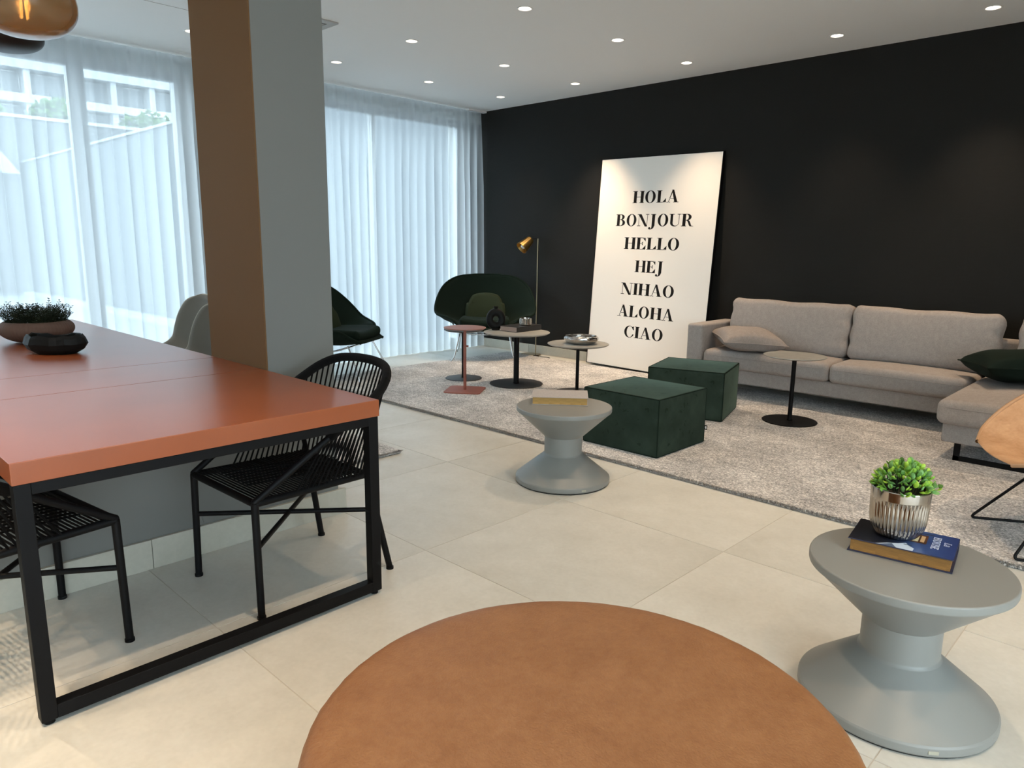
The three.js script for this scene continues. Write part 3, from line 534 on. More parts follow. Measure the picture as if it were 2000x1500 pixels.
book('book', 'thick black book with candle holder on top, on the largest side table', [2.180, 0.5165, 1.575], PI / 2 + 0.05, 0.36, 0.048, 0.215, blackCover, pinkPage, 1);
{
  const t = thing('candle_holder', 'small shiny ribbed metal candle holder standing on the black book', 'candle holder', [2.215, 0.565, 1.545]);
  const n = 72, prof = [[0.050, 0], [0.056, 0.003], [0.057, 0.01], [0.057, 0.062], [0.058, 0.066]];
  part('cup', lathe([[0, 0], ...prof, [0.054, 0.066], [0.053, 0.012], [0, 0.010]], 48), M.silver, t);
  for (let k = 0; k < 12; k++) { const a = k / 12 * 2 * PI; part('rib', rod([0.0575 * Math.cos(a), 0.008, 0.0575 * Math.sin(a)], [0.0575 * Math.cos(a), 0.064, 0.0575 * Math.sin(a)], 0.0035, 8), M.silver, t); }
  partNames(t);
}
single('metal_bowl', lathe([[0, 0.006], [0.09, 0.001], [0.11, 0.004], [0.138, 0.020], [0.152, 0.042], [0.150, 0.058], [0.138, 0.068], [0.132, 0.067], [0.144, 0.056], [0.146, 0.042], [0.132, 0.024], [0.105, 0.012], [0, 0.011]], 72).translate(2.935, 0.4685, 1.60), M.hammer, 'shallow hammered silver bowl on the low grey side table', 'bowl');

// ------------------------------------------------------------------ green poufs
function pouf(label, pos, turn, w, d, tagged) {
  const t = thing('cube_pouf', label, 'pouf', pos, turn, 'dark green velvet cube poufs'), h = 0.372;
  part('body', soft(w, h, d, 0.014, (p) => { const u = p.x / (w / 2), v = p.z / (d / 2), y = p.y / (h / 2); if (p.y > 0) p.y += 0.010 * (1 - u * u) * (1 - v * v); p.x += 0.006 * u * (1 - y * y) * (1 - v * v) * 1.2; p.z += 0.006 * v * (1 - y * y) * (1 - u * u) * 1.2; }).translate(0, h / 2 + 0.0005, 0), M.velvet, t);
  const s = [], X = w / 2 - 0.003, Z = d / 2 - 0.003; for (const y of [h - 0.002, 0.006]) s.push(bentRod([[-X, y, -Z], [X, y, -Z], [X, y, Z], [-X, y, Z], [-X, y, -Z]], 0.0035, 0.01, 6));
  for (const [a, b] of [[X, Z], [-X, Z], [X, -Z], [-X, -Z]]) s.push(rod([a, 0.006, b], [a, h - 0.002, b], 0.0035, 6));
  part('piping', s, M.velvetDark, t);
  if (tagged) { const g = part('care_tag', box(0.022, 0.030, 0.002, w / 2 + 0.012, 0.105, -d / 2 + 0.01), M.black, t, 'small black tag with a white square'); part('print', box(0.011, 0.018, 0.0026, w / 2 + 0.013, 0.105, -d / 2 + 0.01), M.white, g); }
  partNames(t); return t;
}
pouf('dark green velvet cube pouf nearer the viewer, beside the grey stool with the pale book', [4.245, RUG, 2.54], 0, 0.585, 0.575, true);
pouf('dark green velvet cube pouf farther back, turned slightly, close to the sofa arm', [3.985, RUG, 1.465], 0.29, 0.585, 0.575, false);

// ------------------------------------------------------------------ grey spool stools and what stands on them
function spool(label, pos, turn) {
  const t = thing('spool_stool', label, 'stool', pos, turn, 'grey spool-shaped stools');
  const P = [[0.259, 0.006], [0.2655, 0.008], [0.267, 0.012], [0.267, 0.030], [0.2655, 0.034], [0.262, 0.037]], cone1 = [[0.262, 0.037], [0.112, 0.160]], neck = [[0.112, 0.160], [0.107, 0.166], [0.106, 0.172], [0.106, 0.258], [0.108, 0.264]], cone2 = [[0.108, 0.264], [0.255, 0.402], [0.262, 0.407]], rim = [[0.262, 0.407], [0.2655, 0.410], [0.267, 0.414], [0.267, 0.430], [0.2655, 0.4335], [0.262, 0.435], [0, 0.435]];
  part('body', [[[0, 0.006], ...P], cone1, neck, cone2, rim].map((p) => lathe(p, 96)), M.stool, t);
  part('floor_ring', lathe([[0, 0], [0.258, 0], [0.260, 0.003], [0.259, 0.0065], [0, 0.0065]], 72), M.rubber, t);
  part('label_plate', T(box(0.026, 0.010, 0.002, 0, 0, 0, 0.0008), 0.2672 * Math.sin(0.55), 0.021, 0.2672 * Math.cos(0.55), 0, 0.55, 0), std(lin(0.36, 0.34, 0.27), 0.5), t, 'small pale maker plate');
  partNames(t); return t;
}
const stool = spool('grey spool stool at the rug edge with the pale linen book on it', [4.350, 0, 3.508], 0.6);
copy(stool, [6.362, 0, 4.360], 0.1, 'grey spool stool at front right with the plant pot and navy book on it');
book('book', 'thick pale linen book with ochre page edges on the stool by the rug', [4.258, 0.4355, 3.437], 0.695, 0.318, 0.044, 0.225, std(lin(0.50, 0.46, 0.44), 0.9, { map: weave }), std(lin(0.52, 0.30, 0.09), 0.85, { map: M.gold.map }), -1);
function coverArt() {
  const c = document.createElement('canvas'); c.width = 560; c.height = 376; const x = c.getContext('2d');   // right = head of the cover
  let g = x.createLinearGradient(0, 0, 560, 0); g.addColorStop(0, '#15161c'); g.addColorStop(0.36, '#1c202c'); g.addColorStop(0.62, '#3d5688'); g.addColorStop(1, '#28376a'); x.fillStyle = g; x.fillRect(0, 0, 560, 376);
  x.fillStyle = '#c9d6e6'; x.beginPath(); x.moveTo(150, 376); x.lineTo(205, 330); x.lineTo(262, 300); x.lineTo(300, 262); x.lineTo(318, 300); x.lineTo(352, 330); x.lineTo(350, 376); x.fill();
  x.fillStyle = '#54617a'; x.beginPath(); x.moveTo(170, 376); x.lineTo(232, 322); x.lineTo(262, 376); x.fill();
  x.fillStyle = '#1d2c3c'; x.fillRect(292, 288, 46, 10);
  x.fillStyle = '#5a3a26'; x.fillRect(270, 70, 132, 150); x.fillStyle = '#e9d8a8'; x.fillRect(270, 82, 86, 118); x.fillStyle = '#e3b988'; x.fillRect(366, 92, 22, 104); x.fillStyle = '#fff3cf'; for (let k = 0; k < 5; k++) x.fillRect(270, 92 + k * 22, 82, 8);
  x.fillStyle = '#24241f'; x.fillRect(255, 50, 40, 30); x.fillRect(340, 38, 90, 10);
  x.save(); x.translate(0, 0); x.rotate(PI / 2); x.fillStyle = '#d6def2'; x.textAlign = 'left';
  x.font = 'italic 54px serif'; x.fillText('La', 118, -492); x.font = 'bold 58px serif'; x.fillText('HOUSE', 60, -430); x.restore();
  const t = new THREE.CanvasTexture(c); t.colorSpace = THREE.SRGBColorSpace; return t;
}
{
  const navy = std(lin(0.022, 0.026, 0.060), 0.35), W = 0.272, TH = 0.040, D = 0.190;
  const b = book('book', 'navy hardcover book with a lit house on its cover, under the plant pot', [6.322, 0.4355, 4.286], 0.145, W, TH, D, navy, std(lin(0.30, 0.14, 0.03), 0.8, { map: M.gold.map }), -1);
  const g = new THREE.PlaneGeometry(W - 0.003, D - 0.003).rotateX(-PI / 2).translate(0, TH + 0.0004, 0); part('cover_print', g, phys(lin(1, 1, 1), 0.28, { map: coverArt() }), b);
  const p = thing('plant_pot', 'ribbed mirror-silver pot with a dome of bright green leaves, on the navy book', 'potted plant', [6.297, 0.4762, 4.280]);
  const n = 528, prof = [[0.046, 0.000], [0.056, 0.006], [0.066, 0.018], [0.0735, 0.034], [0.077, 0.052], [0.079, 0.085], [0.080, 0.121]], g2 = new THREE.BufferGeometry(), pos = [], idx = [];
  const sm = new THREE.CatmullRomCurve3(prof.map((q) => V(q[0], q[1], 0)));
  for (let j = 0; j <= 24; j++) { const q = sm.getPoint(j / 24), k = Math.min(1, j / 3) * Math.min(1, (24 - j) / 1.5); for (let i = 0; i <= n; i++) { const a = i / n * 2 * PI, rr = q.x - 0.0030 * k * Math.abs(Math.cos(a * 22)); pos.push(rr * Math.cos(a), q.y, rr * Math.sin(a)); } }
  for (let j = 0; j < 24; j++) for (let i = 0; i < n; i++) { const a = j * (n + 1) + i; idx.push(a, a + n + 1, a + 1, a + 1, a + n + 1, a + n + 2); }
  g2.setAttribute('position', new THREE.Float32BufferAttribute(pos, 3)); g2.setIndex(idx); g2.computeVertexNormals();
  part('pot', g2, M.silver, p);
  part('rim', lathe([[0.0800, 0.121], [0.0806, 0.123], [0.0812, 0.149], [0.0806, 0.152], [0.0790, 0.152], [0.0780, 0.149], [0.0770, 0.123], [0.070, 0.03], [0, 0.01]], 72), M.silver, p);
  part('base', lathe([[0, 0.0], [0.045, 0.0], [0.047, 0.002], [0, 0.003]], 40), M.silver, p);
  part('soil', lathe([[0, 0.135], [0.0765, 0.133]], 32), M.soil, p);
  const r = rng(77), leafG = (() => { const s = new THREE.SphereGeometry(1, 8, 6); s.scale(0.0070, 0.0018, 0.0110); const q = s.attributes.position; for (let i = 0; i < q.count; i++) { const z = q.getZ(i); q.setY(i, q.getY(i) + 30 * z * z * 0.6 + 18 * q.getX(i) ** 2); q.setX(i, q.getX(i) * (z > 0 ? 1.1 : 0.85)); } s.translate(0, 0, 0.0105); s.computeVertexNormals(); return s; })();
  const LM = [[0.30, 0.56, 0.05], [0.18, 0.40, 0.04], [0.46, 0.68, 0.06], [0.09, 0.24, 0.03], [0.22, 0.46, 0.13]].map((c) => phys(lin(...c), 0.5, { transmission: 0.3, thickness: 0 }));
  let made = 0;
  while (made < 290) {
    const a = r() * 2 * PI, e = Math.acos(1 - r() * 0.98), R = 0.070 * (0.78 + 0.26 * r()), d = V(Math.sin(e) * Math.cos(a), Math.cos(e), Math.sin(e) * Math.sin(a));
    const q = V(0.004 + d.x * R * 1.07, 0.143 + d.y * R * 1.08, d.z * R * 1.07); 
    const m = part('leaf', leafG, LM[Math.floor(r() * 5)], p); m.position.copy(q);
    const out = d.clone().add(V((r() - 0.5) * 1.3, 0.45 + (r() - 0.5) * 0.9, (r() - 0.5) * 1.3)).normalize(); m.quaternion.setFromUnitVectors(V(0, 0, 1), out); m.rotateZ((r() - 0.5) * 2.4); const s = 0.72 + 0.46 * r(); m.scale.set(s, s, s); made++;
  }
  for (const [x, y, z] of [[0.100, 0.158, 0.012], [0.106, 0.148, 0.004], [0.112, 0.152, -0.012], [0.104, 0.165, -0.004], [0.095, 0.148, 0.03]]) { const m = part('leaf', leafG, LM[made++ % 5], p); m.position.set(x * 0.8, y, z - x * 0.5); m.rotation.set(0.3, 2 + made, 0.4); }
  const st = []; for (let k = 0; k < 60; k++) { const a = r() * 2 * PI, q = 0.06 * Math.sqrt(r()); st.push(rod([q * 0.8 * Math.cos(a), 0.130, q * 0.8 * Math.sin(a)], [q * 1.1 * Math.cos(a), 0.165 + 0.03 * r(), q * 1.3 * Math.sin(a)], 0.0012, 5)); }
  const sg = part('stems', st, M.leafDark, p); sg.userData.kind = 'stuff';
  partNames(p);
}

// ------------------------------------------------------------------ sofa
{
  const t = thing('corner_sofa', 'long grey-beige fabric sofa with chaise along the dark wall', 'sofa', [0, 0, 0]);
  const xa = 3.470, xb = 3.625, xc = 5.735, xd = 6.98, zf = 0.665, zc = 1.515;
  const B = (x0, x1, y0, y1, z0, z1, r, f) => soft(x1 - x0, y1 - y0, z1 - z0, r, f).translate((x0 + x1) / 2, (y0 + y1) / 2, (z0 + z1) / 2);
  part('base', [B(xa + 0.002, xc + 0.05, 0.135, 0.262, 0.06, zf, 0.012), B(xc + 0.03, xd, 0.135, 0.262, 0.06, zc, 0.014)], M.sofa, t);
  part('arm', B(xa, xb, 0.135, 0.632, 0.05, 0.735, 0.022), M.sofa, t);
  part('back_frame', B(xb - 0.01, xd, 0.25, 0.665, 0.045, 0.19, 0.03), M.sofa, t);
  const puff = (w, d, k) => (p) => { const e = Math.max(0, (1 - (2 * p.x / w) ** 2)) * Math.max(0, 1 - (2 * p.z / d) ** 2); if (p.y > 0) p.y += k * Math.pow(e, 0.6); };
  const seat = (x0, x1, z0, z1) => { const w = x1 - x0, d = z1 - z0; return B(x0, x1, 0.258, 0.412, z0, z1, 0.045, puff(w, d, 0.022)); };
  const seam = (x0, x1, z, y) => rod([x0, y, z], [x1, y, z], 0.003, 6);
  const sc = [[xb + 0.003, 4.742, 0.17, 0.725], [4.747, xc - 0.003, 0.17, 0.725], [xc + 0.001, xd, 0.17, 1.59]];
  for (const [x0, x1, z0, z1] of sc) { const c = part('seat_cushion', seat(x0, x1, z0, z1), M.sofa, t); part('seam', seam(x0 + 0.05, x1 - 0.05, z1 - 0.001, 0.368), M.sofaSeam, c); }
  const backC = (x0, x1, hgt, seed) => {
    const w = x1 - x0, g = soft(w, hgt, 0.17, 0.055, (p) => {
      const u = p.x / (w / 2), v = p.y / (hgt / 2), e = Math.max(0, 1 - u * u) * Math.max(0, 1 - v * v);
      p.z += Math.sign(p.z) * 0.030 * Math.pow(e, 0.5); p.y += (v > 0.5 ? 0.012 * Math.pow(Math.abs(u), 6) - 0.006 * Math.sin(u * 7 + seed) * (1 - u * u) : 0); p.x += 0.006 * Math.sin(v * 9 + seed) * Math.pow(Math.abs(u), 8) * Math.sign(u);
      p.z += 0.004 * Math.sin(v * 16 + u * 4 + seed) * Math.pow(Math.abs(u), 5);
    }, 5, 14);
    return T(g, (x0 + x1) / 2, 0.405 + hgt / 2, 0.265, -0.20);
  };
  for (const [x0, x1, s] of [[3.672, 4.742, 1], [4.748, 5.800, 2.3], [5.905, 6.97, 4]]) part('back_cushion', backC(x0, x1, 0.445, s), M.sofa, t);
  const sled = (xl, xr, z) => bentRod([[xl, 0.14, z], [xl, RUG + 0.018, z], [xr, RUG + 0.018, z], [xr, 0.14, z]], 0.016, 0.005, 4);
  const flat = (xl, xr, z) => merge([boxTo(xl, xl + 0.036, RUG, 0.138, z, z + 0.012, 0.002), boxTo(xl, xr, RUG, RUG + 0.032, z, z + 0.012, 0.002), boxTo(xr - 0.036, xr, RUG, 0.138, z, z + 0.012, 0.002)]);
  part('leg', flat(5.838, 6.90, 1.478), M.black, t);
  part('leg', [boxTo(3.60, 3.64, RUG, 0.138, 0.56, 0.60), boxTo(3.60, 3.64, RUG, RUG + 0.03, 0.12, 0.60), boxTo(3.60, 3.64, RUG, 0.138, 0.12, 0.16)], M.black, t);
  part('leg', flat(5.838, 6.90, 0.12), M.black, t);
  partNames(t);
}
{
  const c = thing('throw_pillow', 'square grey-beige throw pillow lying against the sofa arm', 'pillow', [3.975, 0.525, 0.56], 0.52);
  c.rotation.set(0.06, 0.72, -0.05, 'YXZ');
  part('cover', pillow(0.54, 0.54, 0.20), M.cushion, c); part('piping', pillowSeam(0.54, 0.54), M.cushion, c); partNames(c);
  const d = thing('throw_pillow', 'dark green velvet throw pillow where the chaise meets the sofa', 'pillow', [5.985, 0.548, 0.68], 0.6);
  d.rotation.set(-0.05, 0.52, 0.0, 'YXZ');
  part('cover', pillow(0.56, 0.56, 0.22), M.velvetDark, d); part('piping', pillowSeam(0.56, 0.56), M.velvetDark, d); partNames(d);
}

// ------------------------------------------------------------------ lettered board leaning on the wall
{
  const W = 1.438, H = 2.212, TH = 0.042, t = thing('lettered_board', 'tall white board lettered with greetings, leaning on the dark wall', 'poster', [2.601, 0.0, 0.178]);
  t.rotation.set(-Math.atan2(0.132, 2.2), 0, -0.012); t.position.y = 0.011;
  const c = document.createElement('canvas'); c.width = 1024; c.height = 1575; const x = c.getContext('2d'), ppm = 1575 / H;
  x.fillStyle = '#efe9e1'; x.fillRect(0, 0, c.width, c.height); x.fillStyle = '#161413';
  // display capitals drawn as strokes of a high-contrast serif: heavy stems, hairline serifs
  const S = 0.25, h = 0.046;
  const poly = (...p) => { x.moveTo(p[0][0], p[0][1]); for (const q of p.slice(1)) x.lineTo(q[0], q[1]); x.closePath(); };
  const rect = (a, b, c2, d) => poly([a, b], [c2, b], [c2, d], [a, d]);
  const serif = (a, b, y) => rect(a, y ? 1 - h : 0, b, y ? 1 : h);
  const fill = (f, rule) => { x.beginPath(); f(); x.fill(rule || 'nonzero'); };
  const glyph = {
    H: [1.0, () => { fill(() => { rect(0.1, 0, 0.1 + S, 1); rect(0.69, 0, 0.69 + S, 1); rect(0.3, 0.48, 0.7, 0.52); serif(0.01, 0.40, 0); serif(0.01, 0.40, 1); serif(0.60, 0.99, 0); serif(0.60, 0.99, 1); }); }],
    O: [0.98, () => { fill(() => { x.ellipse(0.49, 0.5, 0.44, 0.52, 0, 0, 2 * PI); x.moveTo(0.72, 0.5); x.ellipse(0.49, 0.5, 0.215, 0.485, 0, 0, 2 * PI); }, 'evenodd'); }],
    L: [0.82, () => { fill(() => { rect(0.1, 0, 0.1 + S, 1); serif(0.01, 0.44, 1); serif(0.01, 0.78, 0); poly([0.80, 0.36], [0.80, 0], [0.52, 0.03]); }); }],
    A: [0.98, () => { fill(() => { poly([0.40, 1.02], [0.55, 1.02], [0.90, 0], [0.64, 0]); }); fill(() => { poly([0.42, 0.98], [0.47, 0.86], [0.17, 0], [0.13, 0]); rect(0.22, 0.30, 0.70, 0.335); serif(0.0, 0.30, 0); serif(0.55, 0.98, 0); }); }],
    B: [0.90, () => { fill(() => { rect(0.1, 0, 0.1 + S, 1); serif(0.01, 0.4, 0); serif(0.01, 0.4, 1); }); fill(() => { x.moveTo(0.2, 1); x.lineTo(0.42, 1); x.bezierCurveTo(0.90, 1, 0.86, 0.53, 0.45, 0.525); x.lineTo(0.2, 0.525); x.closePath(); x.moveTo(0.31, 0.965); x.lineTo(0.40, 0.965); x.bezierCurveTo(0.60, 0.965, 0.60, 0.56, 0.42, 0.56); x.lineTo(0.31, 0.56); x.closePath(); }, 'evenodd'); fill(() => { x.moveTo(0.2, 0.56); x.lineTo(0.45, 0.555); x.bezierCurveTo(0.98, 0.55, 0.98, 0, 0.42, 0); x.lineTo(0.2, 0); x.closePath(); x.moveTo(0.31, 0.52); x.lineTo(0.42, 0.52); x.bezierCurveTo(0.68, 0.50, 0.68, 0.04, 0.40, 0.036); x.lineTo(0.31, 0.036); x.closePath(); }, 'evenodd'); }],
    N: [1.02, () => { fill(() => { rect(0.13, 0, 0.165, 1); rect(0.86, 0, 0.895, 1); serif(0.01, 0.30, 0); serif(0.0, 0.25, 1); serif(0.73, 1.02, 1); }); fill(() => { poly([0.07, 1], [0.34, 1], [0.895, 0], [0.895, -0.03], [0.70, -0.03]); }); }],
    J: [0.66, () => { fill(() => { rect(0.24, 0.0, 0.24 + S, 1); serif(0.13, 0.56, 1); }); fill(() => { x.moveTo(0.45, 0.02); x.bezierCurveTo(0.45, -0.20, 0.25, -0.30, 0.05, -0.27); x.lineTo(0.05, -0.24); x.bezierCurveTo(0.22, -0.25, 0.24, -0.14, 0.24, 0.02); x.closePath(); }); fill(() => { x.ellipse(0.06, -0.18, 0.095, 0.095, 0, 0, 2 * PI); }); }],
    U: [0.98, () => { fill(() => { serif(0.01, 0.42, 1); serif(0.66, 0.97, 1); }); fill(() => { x.moveTo(0.1, 1); x.lineTo(0.1, 0.30); x.bezierCurveTo(0.10, -0.12, 0.83, -0.12, 0.83, 0.32); x.lineTo(0.83, 1); x.lineTo(0.79, 1); x.lineTo(0.79, 0.32); x.bezierCurveTo(0.79, -0.04, 0.31, -0.04, 0.31, 0.30); x.lineTo(0.31, 1); x.closePath(); }); }],
    R: [0.98, () => { fill(() => { rect(0.1, 0, 0.1 + S, 1); serif(0.01, 0.41, 0); serif(0.01, 0.4, 1); }); fill(() => { x.moveTo(0.2, 1); x.lineTo(0.42, 1); x.bezierCurveTo(0.92, 1, 0.92, 0.48, 0.42, 0.475); x.lineTo(0.2, 0.475); x.closePath(); x.moveTo(0.31, 0.965); x.lineTo(0.40, 0.965); x.bezierCurveTo(0.63, 0.965, 0.63, 0.51, 0.40, 0.51); x.lineTo(0.31, 0.51); x.closePath(); }, 'evenodd'); fill(() => { x.moveTo(0.38, 0.50); x.lineTo(0.56, 0.50); x.bezierCurveTo(0.72, 0.45, 0.78, 0.10, 0.84, 0.05); x.bezierCurveTo(0.88, 0.03, 0.94, 0.03, 0.98, 0.035); x.lineTo(0.98, 0); x.lineTo(0.74, 0); x.bezierCurveTo(0.58, 0.02, 0.58, 0.44, 0.38, 0.48); x.closePath(); }); }],
    E: [0.86, () => { fill(() => { rect(0.1, 0, 0.1 + S, 1); serif(0.01, 0.78, 1); serif(0.01, 0.80, 0); rect(0.3, 0.49, 0.56, 0.525); poly([0.79, 1], [0.79, 0.68], [0.55, 0.97]); poly([0.82, 0], [0.82, 0.36], [0.55, 0.03]); poly([0.58, 0.68], [0.58, 0.33], [0.44, 0.507]); }); }],
    I: [0.42, () => { fill(() => { rect(0.105, 0, 0.105 + S, 1); serif(0.01, 0.41, 0); serif(0.01, 0.41, 1); }); }],
    C: [0.90, () => { x.save(); x.beginPath(); x.rect(-0.1, -0.1, 0.83, 1.2); x.rect(0.73, -0.1, 0.3, 0.39); x.rect(0.73, 0.72, 0.3, 0.39); x.clip(); fill(() => { x.ellipse(0.49, 0.5, 0.44, 0.52, 0, 0, 2 * PI); x.moveTo(0.80, 0.5); x.ellipse(0.53, 0.5, 0.27, 0.485, 0, 0, 2 * PI); }, 'evenodd'); x.restore(); fill(() => { poly([0.86, 1.0], [0.86, 0.66], [0.82, 0.66], [0.70, 0.93]); }); }],
  };
  const word = (s, cx, base, width, cap) => {
    let adv = 0; for (const ch of s) adv += glyph[ch][0] + 0.03; adv -= 0.03;
    x.save(); x.translate((cx - width / 2 + W / 2) * (1024 / W), 1575 - base * ppm); x.scale(width * (1024 / W) / adv, -cap * ppm);
    for (const ch of s) { glyph[ch][1](); x.translate(glyph[ch][0] + 0.03, 0); } x.restore();
  };
  [['HOLA', 0.557, 1.745], ['BONJOUR', 0.943, 1.508], ['HELLO', 0.681, 1.268], ['HEJ', 0.355, 1.030], ['NIHAO', 0.664, 0.790], ['ALOHA', 0.700, 0.552], ['CIAO', 0.497, 0.334]].forEach(([s, w, b]) => word(s, 0.0, b + 0.002, w, 0.122));
  const map = new THREE.CanvasTexture(c); map.colorSpace = THREE.SRGBColorSpace;
  part('frame', [boxTo(-W / 2, W / 2, 0, 0.008, 0, TH), boxTo(-W / 2, W / 2, H - 0.006, H, 0, TH), boxTo(-W / 2, -W / 2 + 0.006, 0.008, H - 0.006, 0, TH), boxTo(W / 2 - 0.006, W / 2, 0.008, H - 0.006, 0, TH), boxTo(-W / 2 + 0.006, W / 2 - 0.006, 0.008, H - 0.006, 0, 0.004)].map((g) => g.translate(0, 0, -TH)), M.black, t);
  part('print', new THREE.PlaneGeometry(W - 0.012, H - 0.014).translate(0, H / 2 + 0.001, -0.003), phys(lin(1, 1, 1), 0.75, { map, specularIntensity: 0.3 }), t);
  part('backing', boxTo(-W / 2 + 0.006, W / 2 - 0.006, 0.008, H - 0.006, -TH + 0.004, -0.0045), M.white, t);
  partNames(t);
}

// ------------------------------------------------------------------ floor lamp
{
  const t = thing('floor_lamp', 'slim brass floor lamp with small cone shade beside the corner lounge chair', 'lamp', [1.045, 0, 0.075]);
  part('base', lathe([[0, 0], [0.118, 0], [0.120, 0.003], [0.119, 0.010], [0.115, 0.012], [0, 0.013]], 48).translate(-0.05, 0, 0.06), M.brassDark, t);
  part('pole', rod([0, 0.012, 0.03], [0.006, 1.385, 0.03], 0.0065, 14), M.brassDark, t);
  part('arm', bentRod([[0.006, 1.380, 0.03], [-0.075, 1.385, 0.045]], 0.005, 0.02), M.black, t);
  const sh = new THREE.Group(); sh.name = 'shade'; sh.position.set(-0.125, 1.325, 0.09); t.add(sh);
  const axis = V(-0.20, -0.62, 0.76).normalize(); sh.quaternion.setFromUnitVectors(V(0, -1, 0), axis);
  part('cone', lathe([[0.074, -0.085], [0.076, -0.085], [0.050, 0.070], [0.044, 0.082], [0.012, 0.088], [0.012, 0.085], [0.042, 0.079], [0.047, 0.069], [0.074, -0.085]], 48), M.brass, sh);
  part('bulb', lathe([[0, -0.075], [0.022, -0.070], [0.034, -0.052], [0.036, -0.035], [0.028, -0.008], [0.016, 0.02], [0.015, 0.05], [0, 0.05]], 28), std(lin(0.75, 0.72, 0.68), 0.35), sh);
  part('joint', T(new THREE.SphereGeometry(0.014, 16, 12), 0, 0.092, 0), M.black, sh);
  part('cable', tube([[0.02, 0.016, 0.05], [0.06, 0.006, 0.10], [0.10, 0.005, 0.08], [0.18, 0.005, 0.10], [0.27, 0.005, 0.09], [0.30, 0.005, 0.13], [0.24, 0.005, 0.16], [0.16, 0.005, 0.14], [0.09, 0.006, 0.16], [0.05, 0.006, 0.19], [0.10, 0.006, 0.21], [0.155, 0.008, 0.18]], 0.0035, 90, 6), M.rubber, t);
  part('switch', T(soft(0.07, 0.022, 0.035, 0.009, null, 3, 3), 0.12, 0.012, 0.155, 0, 0.5), M.rubber, t);
  partNames(t);
}

// ------------------------------------------------------------------ tan leather shell chair at the right edge
{
  const t = thing('shell_chair', 'tan leather shell lounge chair on black wire legs, cut off by the right edge', 'armchair', [6.60, RUG, 2.60], Math.atan2(-0.86, 0.50));
  const rows = [[0.395, 0.40, 0.20, 0.402, 0.385], [0.385, 0.30, 0.325, 0.45, 0.32], [0.375, 0.14, 0.41, 0.545, 0.20], [0.37, -0.04, 0.45, 0.63, 0.06], [0.41, -0.20, 0.44, 0.69, -0.08], [0.55, -0.30, 0.41, 0.74, -0.20], [0.70, -0.36, 0.33, 0.79, -0.30], [0.82, -0.41, 0.08, 0.825, -0.405]];
  const g = shellGeo(rows, 0.020, 34, 40, 1.7); part('shell', g, M.tan, t);
  part('piping', rimTube(g.userData.S, 0.02, 0.0105, 0, 0.995), M.tan, t);
  for (const s of [-1, 1]) part('leg', bentRod([[s * 0.10, 0.372, 0.10], [s * 0.252, 0.006, 0.355], [s * 0.25, 0.006, -0.30], [s * 0.10, 0.375, -0.12]], 0.0065, 0.03), M.black, t);
  part('crossbar', bentRod([[-0.11, 0.355, 0.08], [0.11, 0.355, 0.08]], 0.0065), M.black, t); part('crossbar', bentRod([[-0.11, 0.358, -0.10], [0.11, 0.358, -0.10]], 0.0065), M.black, t);
  partNames(t);
}

// ------------------------------------------------------------------ round leather ottoman in the foreground
{
  const t = thing('round_ottoman', 'large round brown leather ottoman in the foreground', 'ottoman', [6.157, 0, 5.610]), R = 0.489;
  const prof = [[0.0, 0.454], [0.20, 0.4537], [0.38, 0.452], [0.462, 0.449], [0.488, 0.442], [0.501, 0.428], [0.507, 0.405], [0.508, 0.37]];
  const c = new THREE.CatmullRomCurve3(prof.map((p) => V(p[0], p[1], 0)), false, 'centripetal'), pts = []; for (let i = 0; i <= 40; i++) { const p = c.getPoint(i / 40); pts.push([Math.max(0, p.x), p.y]); }
  const g = lathe(pts.reverse(), 128), p = g.attributes.position, n = fbm(91);
  for (let i = 0; i < p.count; i++) { const a = Math.atan2(p.getZ(i), p.getX(i)), r = Math.hypot(p.getX(i), p.getZ(i)); if (r > 0.45) { const k = 0.0012 * Math.sin(a * 61) + 0.0010 * Math.sin(a * 23 + 1); p.setX(i, p.getX(i) * (1 + k)); p.setZ(i, p.getZ(i) * (1 + k)); } }
  g.computeVertexNormals(); part('top', uvm(g, 1, 0), M.leather, t);
  part('side', uvm(lathe([[0.488, 0.02], [0.500, 0.03], [0.506, 0.10], [0.508, 0.25], [0.5075, 0.365]], 128)), M.leather, t);
  part('seam', T(new THREE.TorusGeometry(0.5075, 0.004, 8, 128).rotateX(PI / 2), 0, 0.367, 0), M.leather, t);
  part('base', lathe([[0, 0], [0.45, 0], [0.455, 0.004], [0.455, 0.022], [0, 0.022]], 64), M.black, t);
  partNames(t);
}

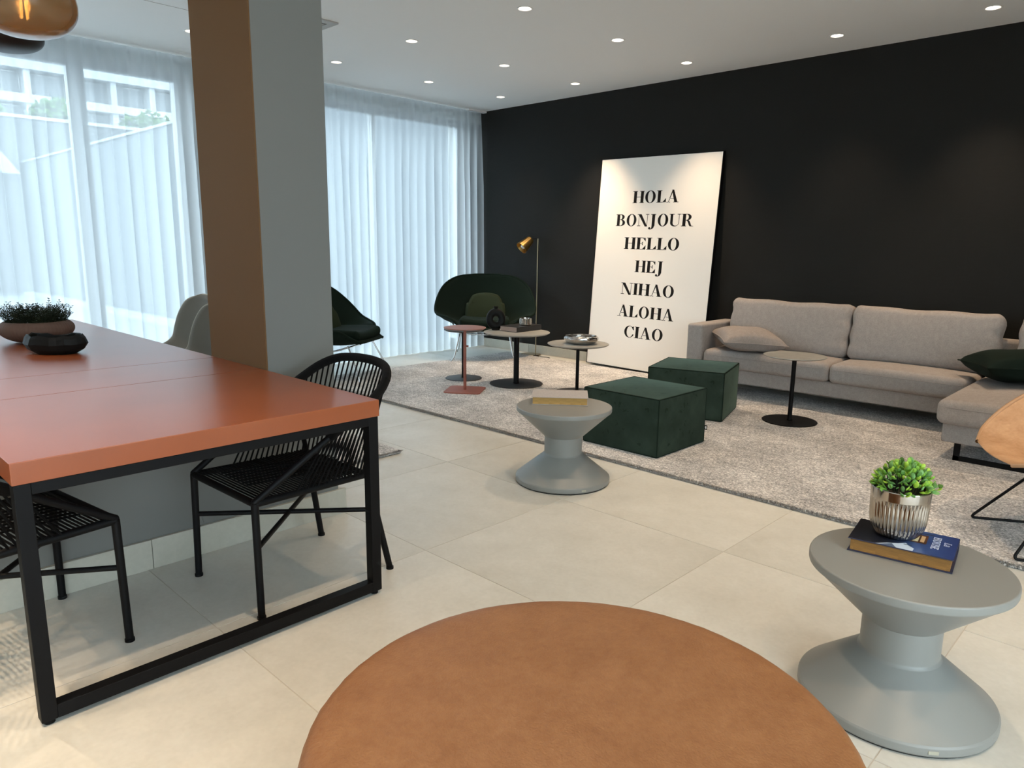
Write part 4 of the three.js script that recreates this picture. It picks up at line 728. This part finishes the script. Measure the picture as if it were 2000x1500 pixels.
// ------------------------------------------------------------------ planter and dish on the table
{
  const t = thing('planter', 'ribbed brown clay bowl of small-leaved dark plants on the orange table', 'potted plant', [2.227, 0.7578, 5.521]);
  const prof = [[0.075, 0], [0.12, 0.012], [0.165, 0.040], [0.182, 0.068], [0.178, 0.092], [0.158, 0.112], [0.148, 0.116], [0.142, 0.112], [0.15, 0.09]], n = 240, sm = new THREE.CatmullRomCurve3(prof.map((q) => V(q[0], q[1], 0)), false, 'centripetal'), g = new THREE.BufferGeometry(), pos = [], idx = [];
  for (let j = 0; j <= 36; j++) { const q = sm.getPoint(j / 36), k = j > 3 && j < 27 ? 1 : 0; for (let i = 0; i <= n; i++) { const a = i / n * 2 * PI, r = q.x - 0.0022 * k * Math.abs(Math.sin(a * 30)); pos.push(r * Math.cos(a), q.y, r * Math.sin(a)); } }
  for (let j = 0; j < 36; j++) for (let i = 0; i < n; i++) { const a = j * (n + 1) + i; idx.push(a, a + n + 1, a + 1, a + 1, a + n + 1, a + n + 2); }
  g.setAttribute('position', new THREE.Float32BufferAttribute(pos, 3)); g.setIndex(idx); g.computeVertexNormals();
  part('bowl', [g.toNonIndexed(), lathe([[0, 0], [0.076, 0]], 40)].map((q) => { if (!q.attributes.uv) q.setAttribute('uv', new THREE.Float32BufferAttribute(new Float32Array(q.attributes.position.count * 2), 2)); return q; }), M.clay, t);
  part('soil', lathe([[0, 0.100], [0.147, 0.098]], 40), M.soil, t);
  const r = rng(31), leaf = new THREE.OctahedronGeometry(0.0075, 0).scale(1, 0.28, 0.62), L = [], St = [];
  for (let k = 0; k < 190; k++) {
    const a = r() * 2 * PI, q = 0.135 * Math.sqrt(r()), h = 0.045 + 0.055 * r() + (k % 17 === 0 ? 0.030 : 0), lean = 0.35 * q / 0.14, b = V(q * Math.cos(a), 0.10, q * Math.sin(a)), tip = V(b.x * (1 + lean) + (r() - 0.5) * 0.03, 0.10 + h, b.z * (1 + lean) + (r() - 0.5) * 0.03);
    St.push(rod(b, tip, 0.0011, 4));
    for (let i = 0; i < 9; i++) { const f = 0.2 + 0.8 * i / 8, p = b.clone().lerp(tip, f), an = i * 2.4 + k; for (const s of [0, PI]) L.push(T(leaf.clone(), p.x + 0.0085 * Math.cos(an + s), p.y + 0.002, p.z + 0.0085 * Math.sin(an + s), (r() - 0.5) * 0.8, -(an + s), 0.3 + (r() - 0.5) * 0.8)); }
  }
  part('foliage', L, M.leafDark, t).userData.kind = 'stuff'; part('stems', St, M.leafDark, t).userData.kind = 'stuff';
  partNames(t);
}
{
  // irregular boat-shaped dish, faceted by hand
  const t = thing('stone_dish', 'black irregular carved dish in front of the planter on the orange table', 'dish', [2.77, 0.7578, 5.569], 0.80);
  const N = 26, rows = [[0.0, 0.004, 0], [0.62, 0.0, 0], [0.88, 0.022, 0.2], [1.0, 0.050, 0.5], [0.93, 0.078, 1], [0.86, 0.093, 1], [0.80, 0.090, 1], [0.80, 0.06, 0.5], [0.6, 0.022, 0], [0, 0.016, 0]], r = rng(44), pos = [], idx = [], jit = [];
  for (let i = 0; i < N; i++) jit.push([1 + (r() - 0.5) * 0.07, (r() - 0.5) * 0.014, (r() - 0.5) * 0.05]);
  rows.forEach(([q, y, k], j) => { for (let i = 0; i <= N; i++) { const a = i / N * 2 * PI, [s, dy, dr] = jit[i % N], rr = q * s + dr * k * 0.4; pos.push(0.150 * rr * Math.cos(a), y + dy * k + 0.006 * k * Math.cos(2 * a), 0.092 * rr * Math.sin(a)); } });
  for (let j = 0; j < rows.length - 1; j++) for (let i = 0; i < N; i++) { const a = j * (N + 1) + i; idx.push(a, a + N + 1, a + 1, a + 1, a + N + 1, a + N + 2); }
  const g = new THREE.BufferGeometry(); g.setAttribute('position', new THREE.Float32BufferAttribute(pos, 3)); g.setIndex(idx); const f = g.toNonIndexed(); f.computeVertexNormals();
  part('bowl', uvm(f), M.blackStone, t); partNames(t);
}

for (const o of scene.children) if (o.userData.kind === 'structure' && o.children.length) partNames(o);
renderer.render(scene, camera);
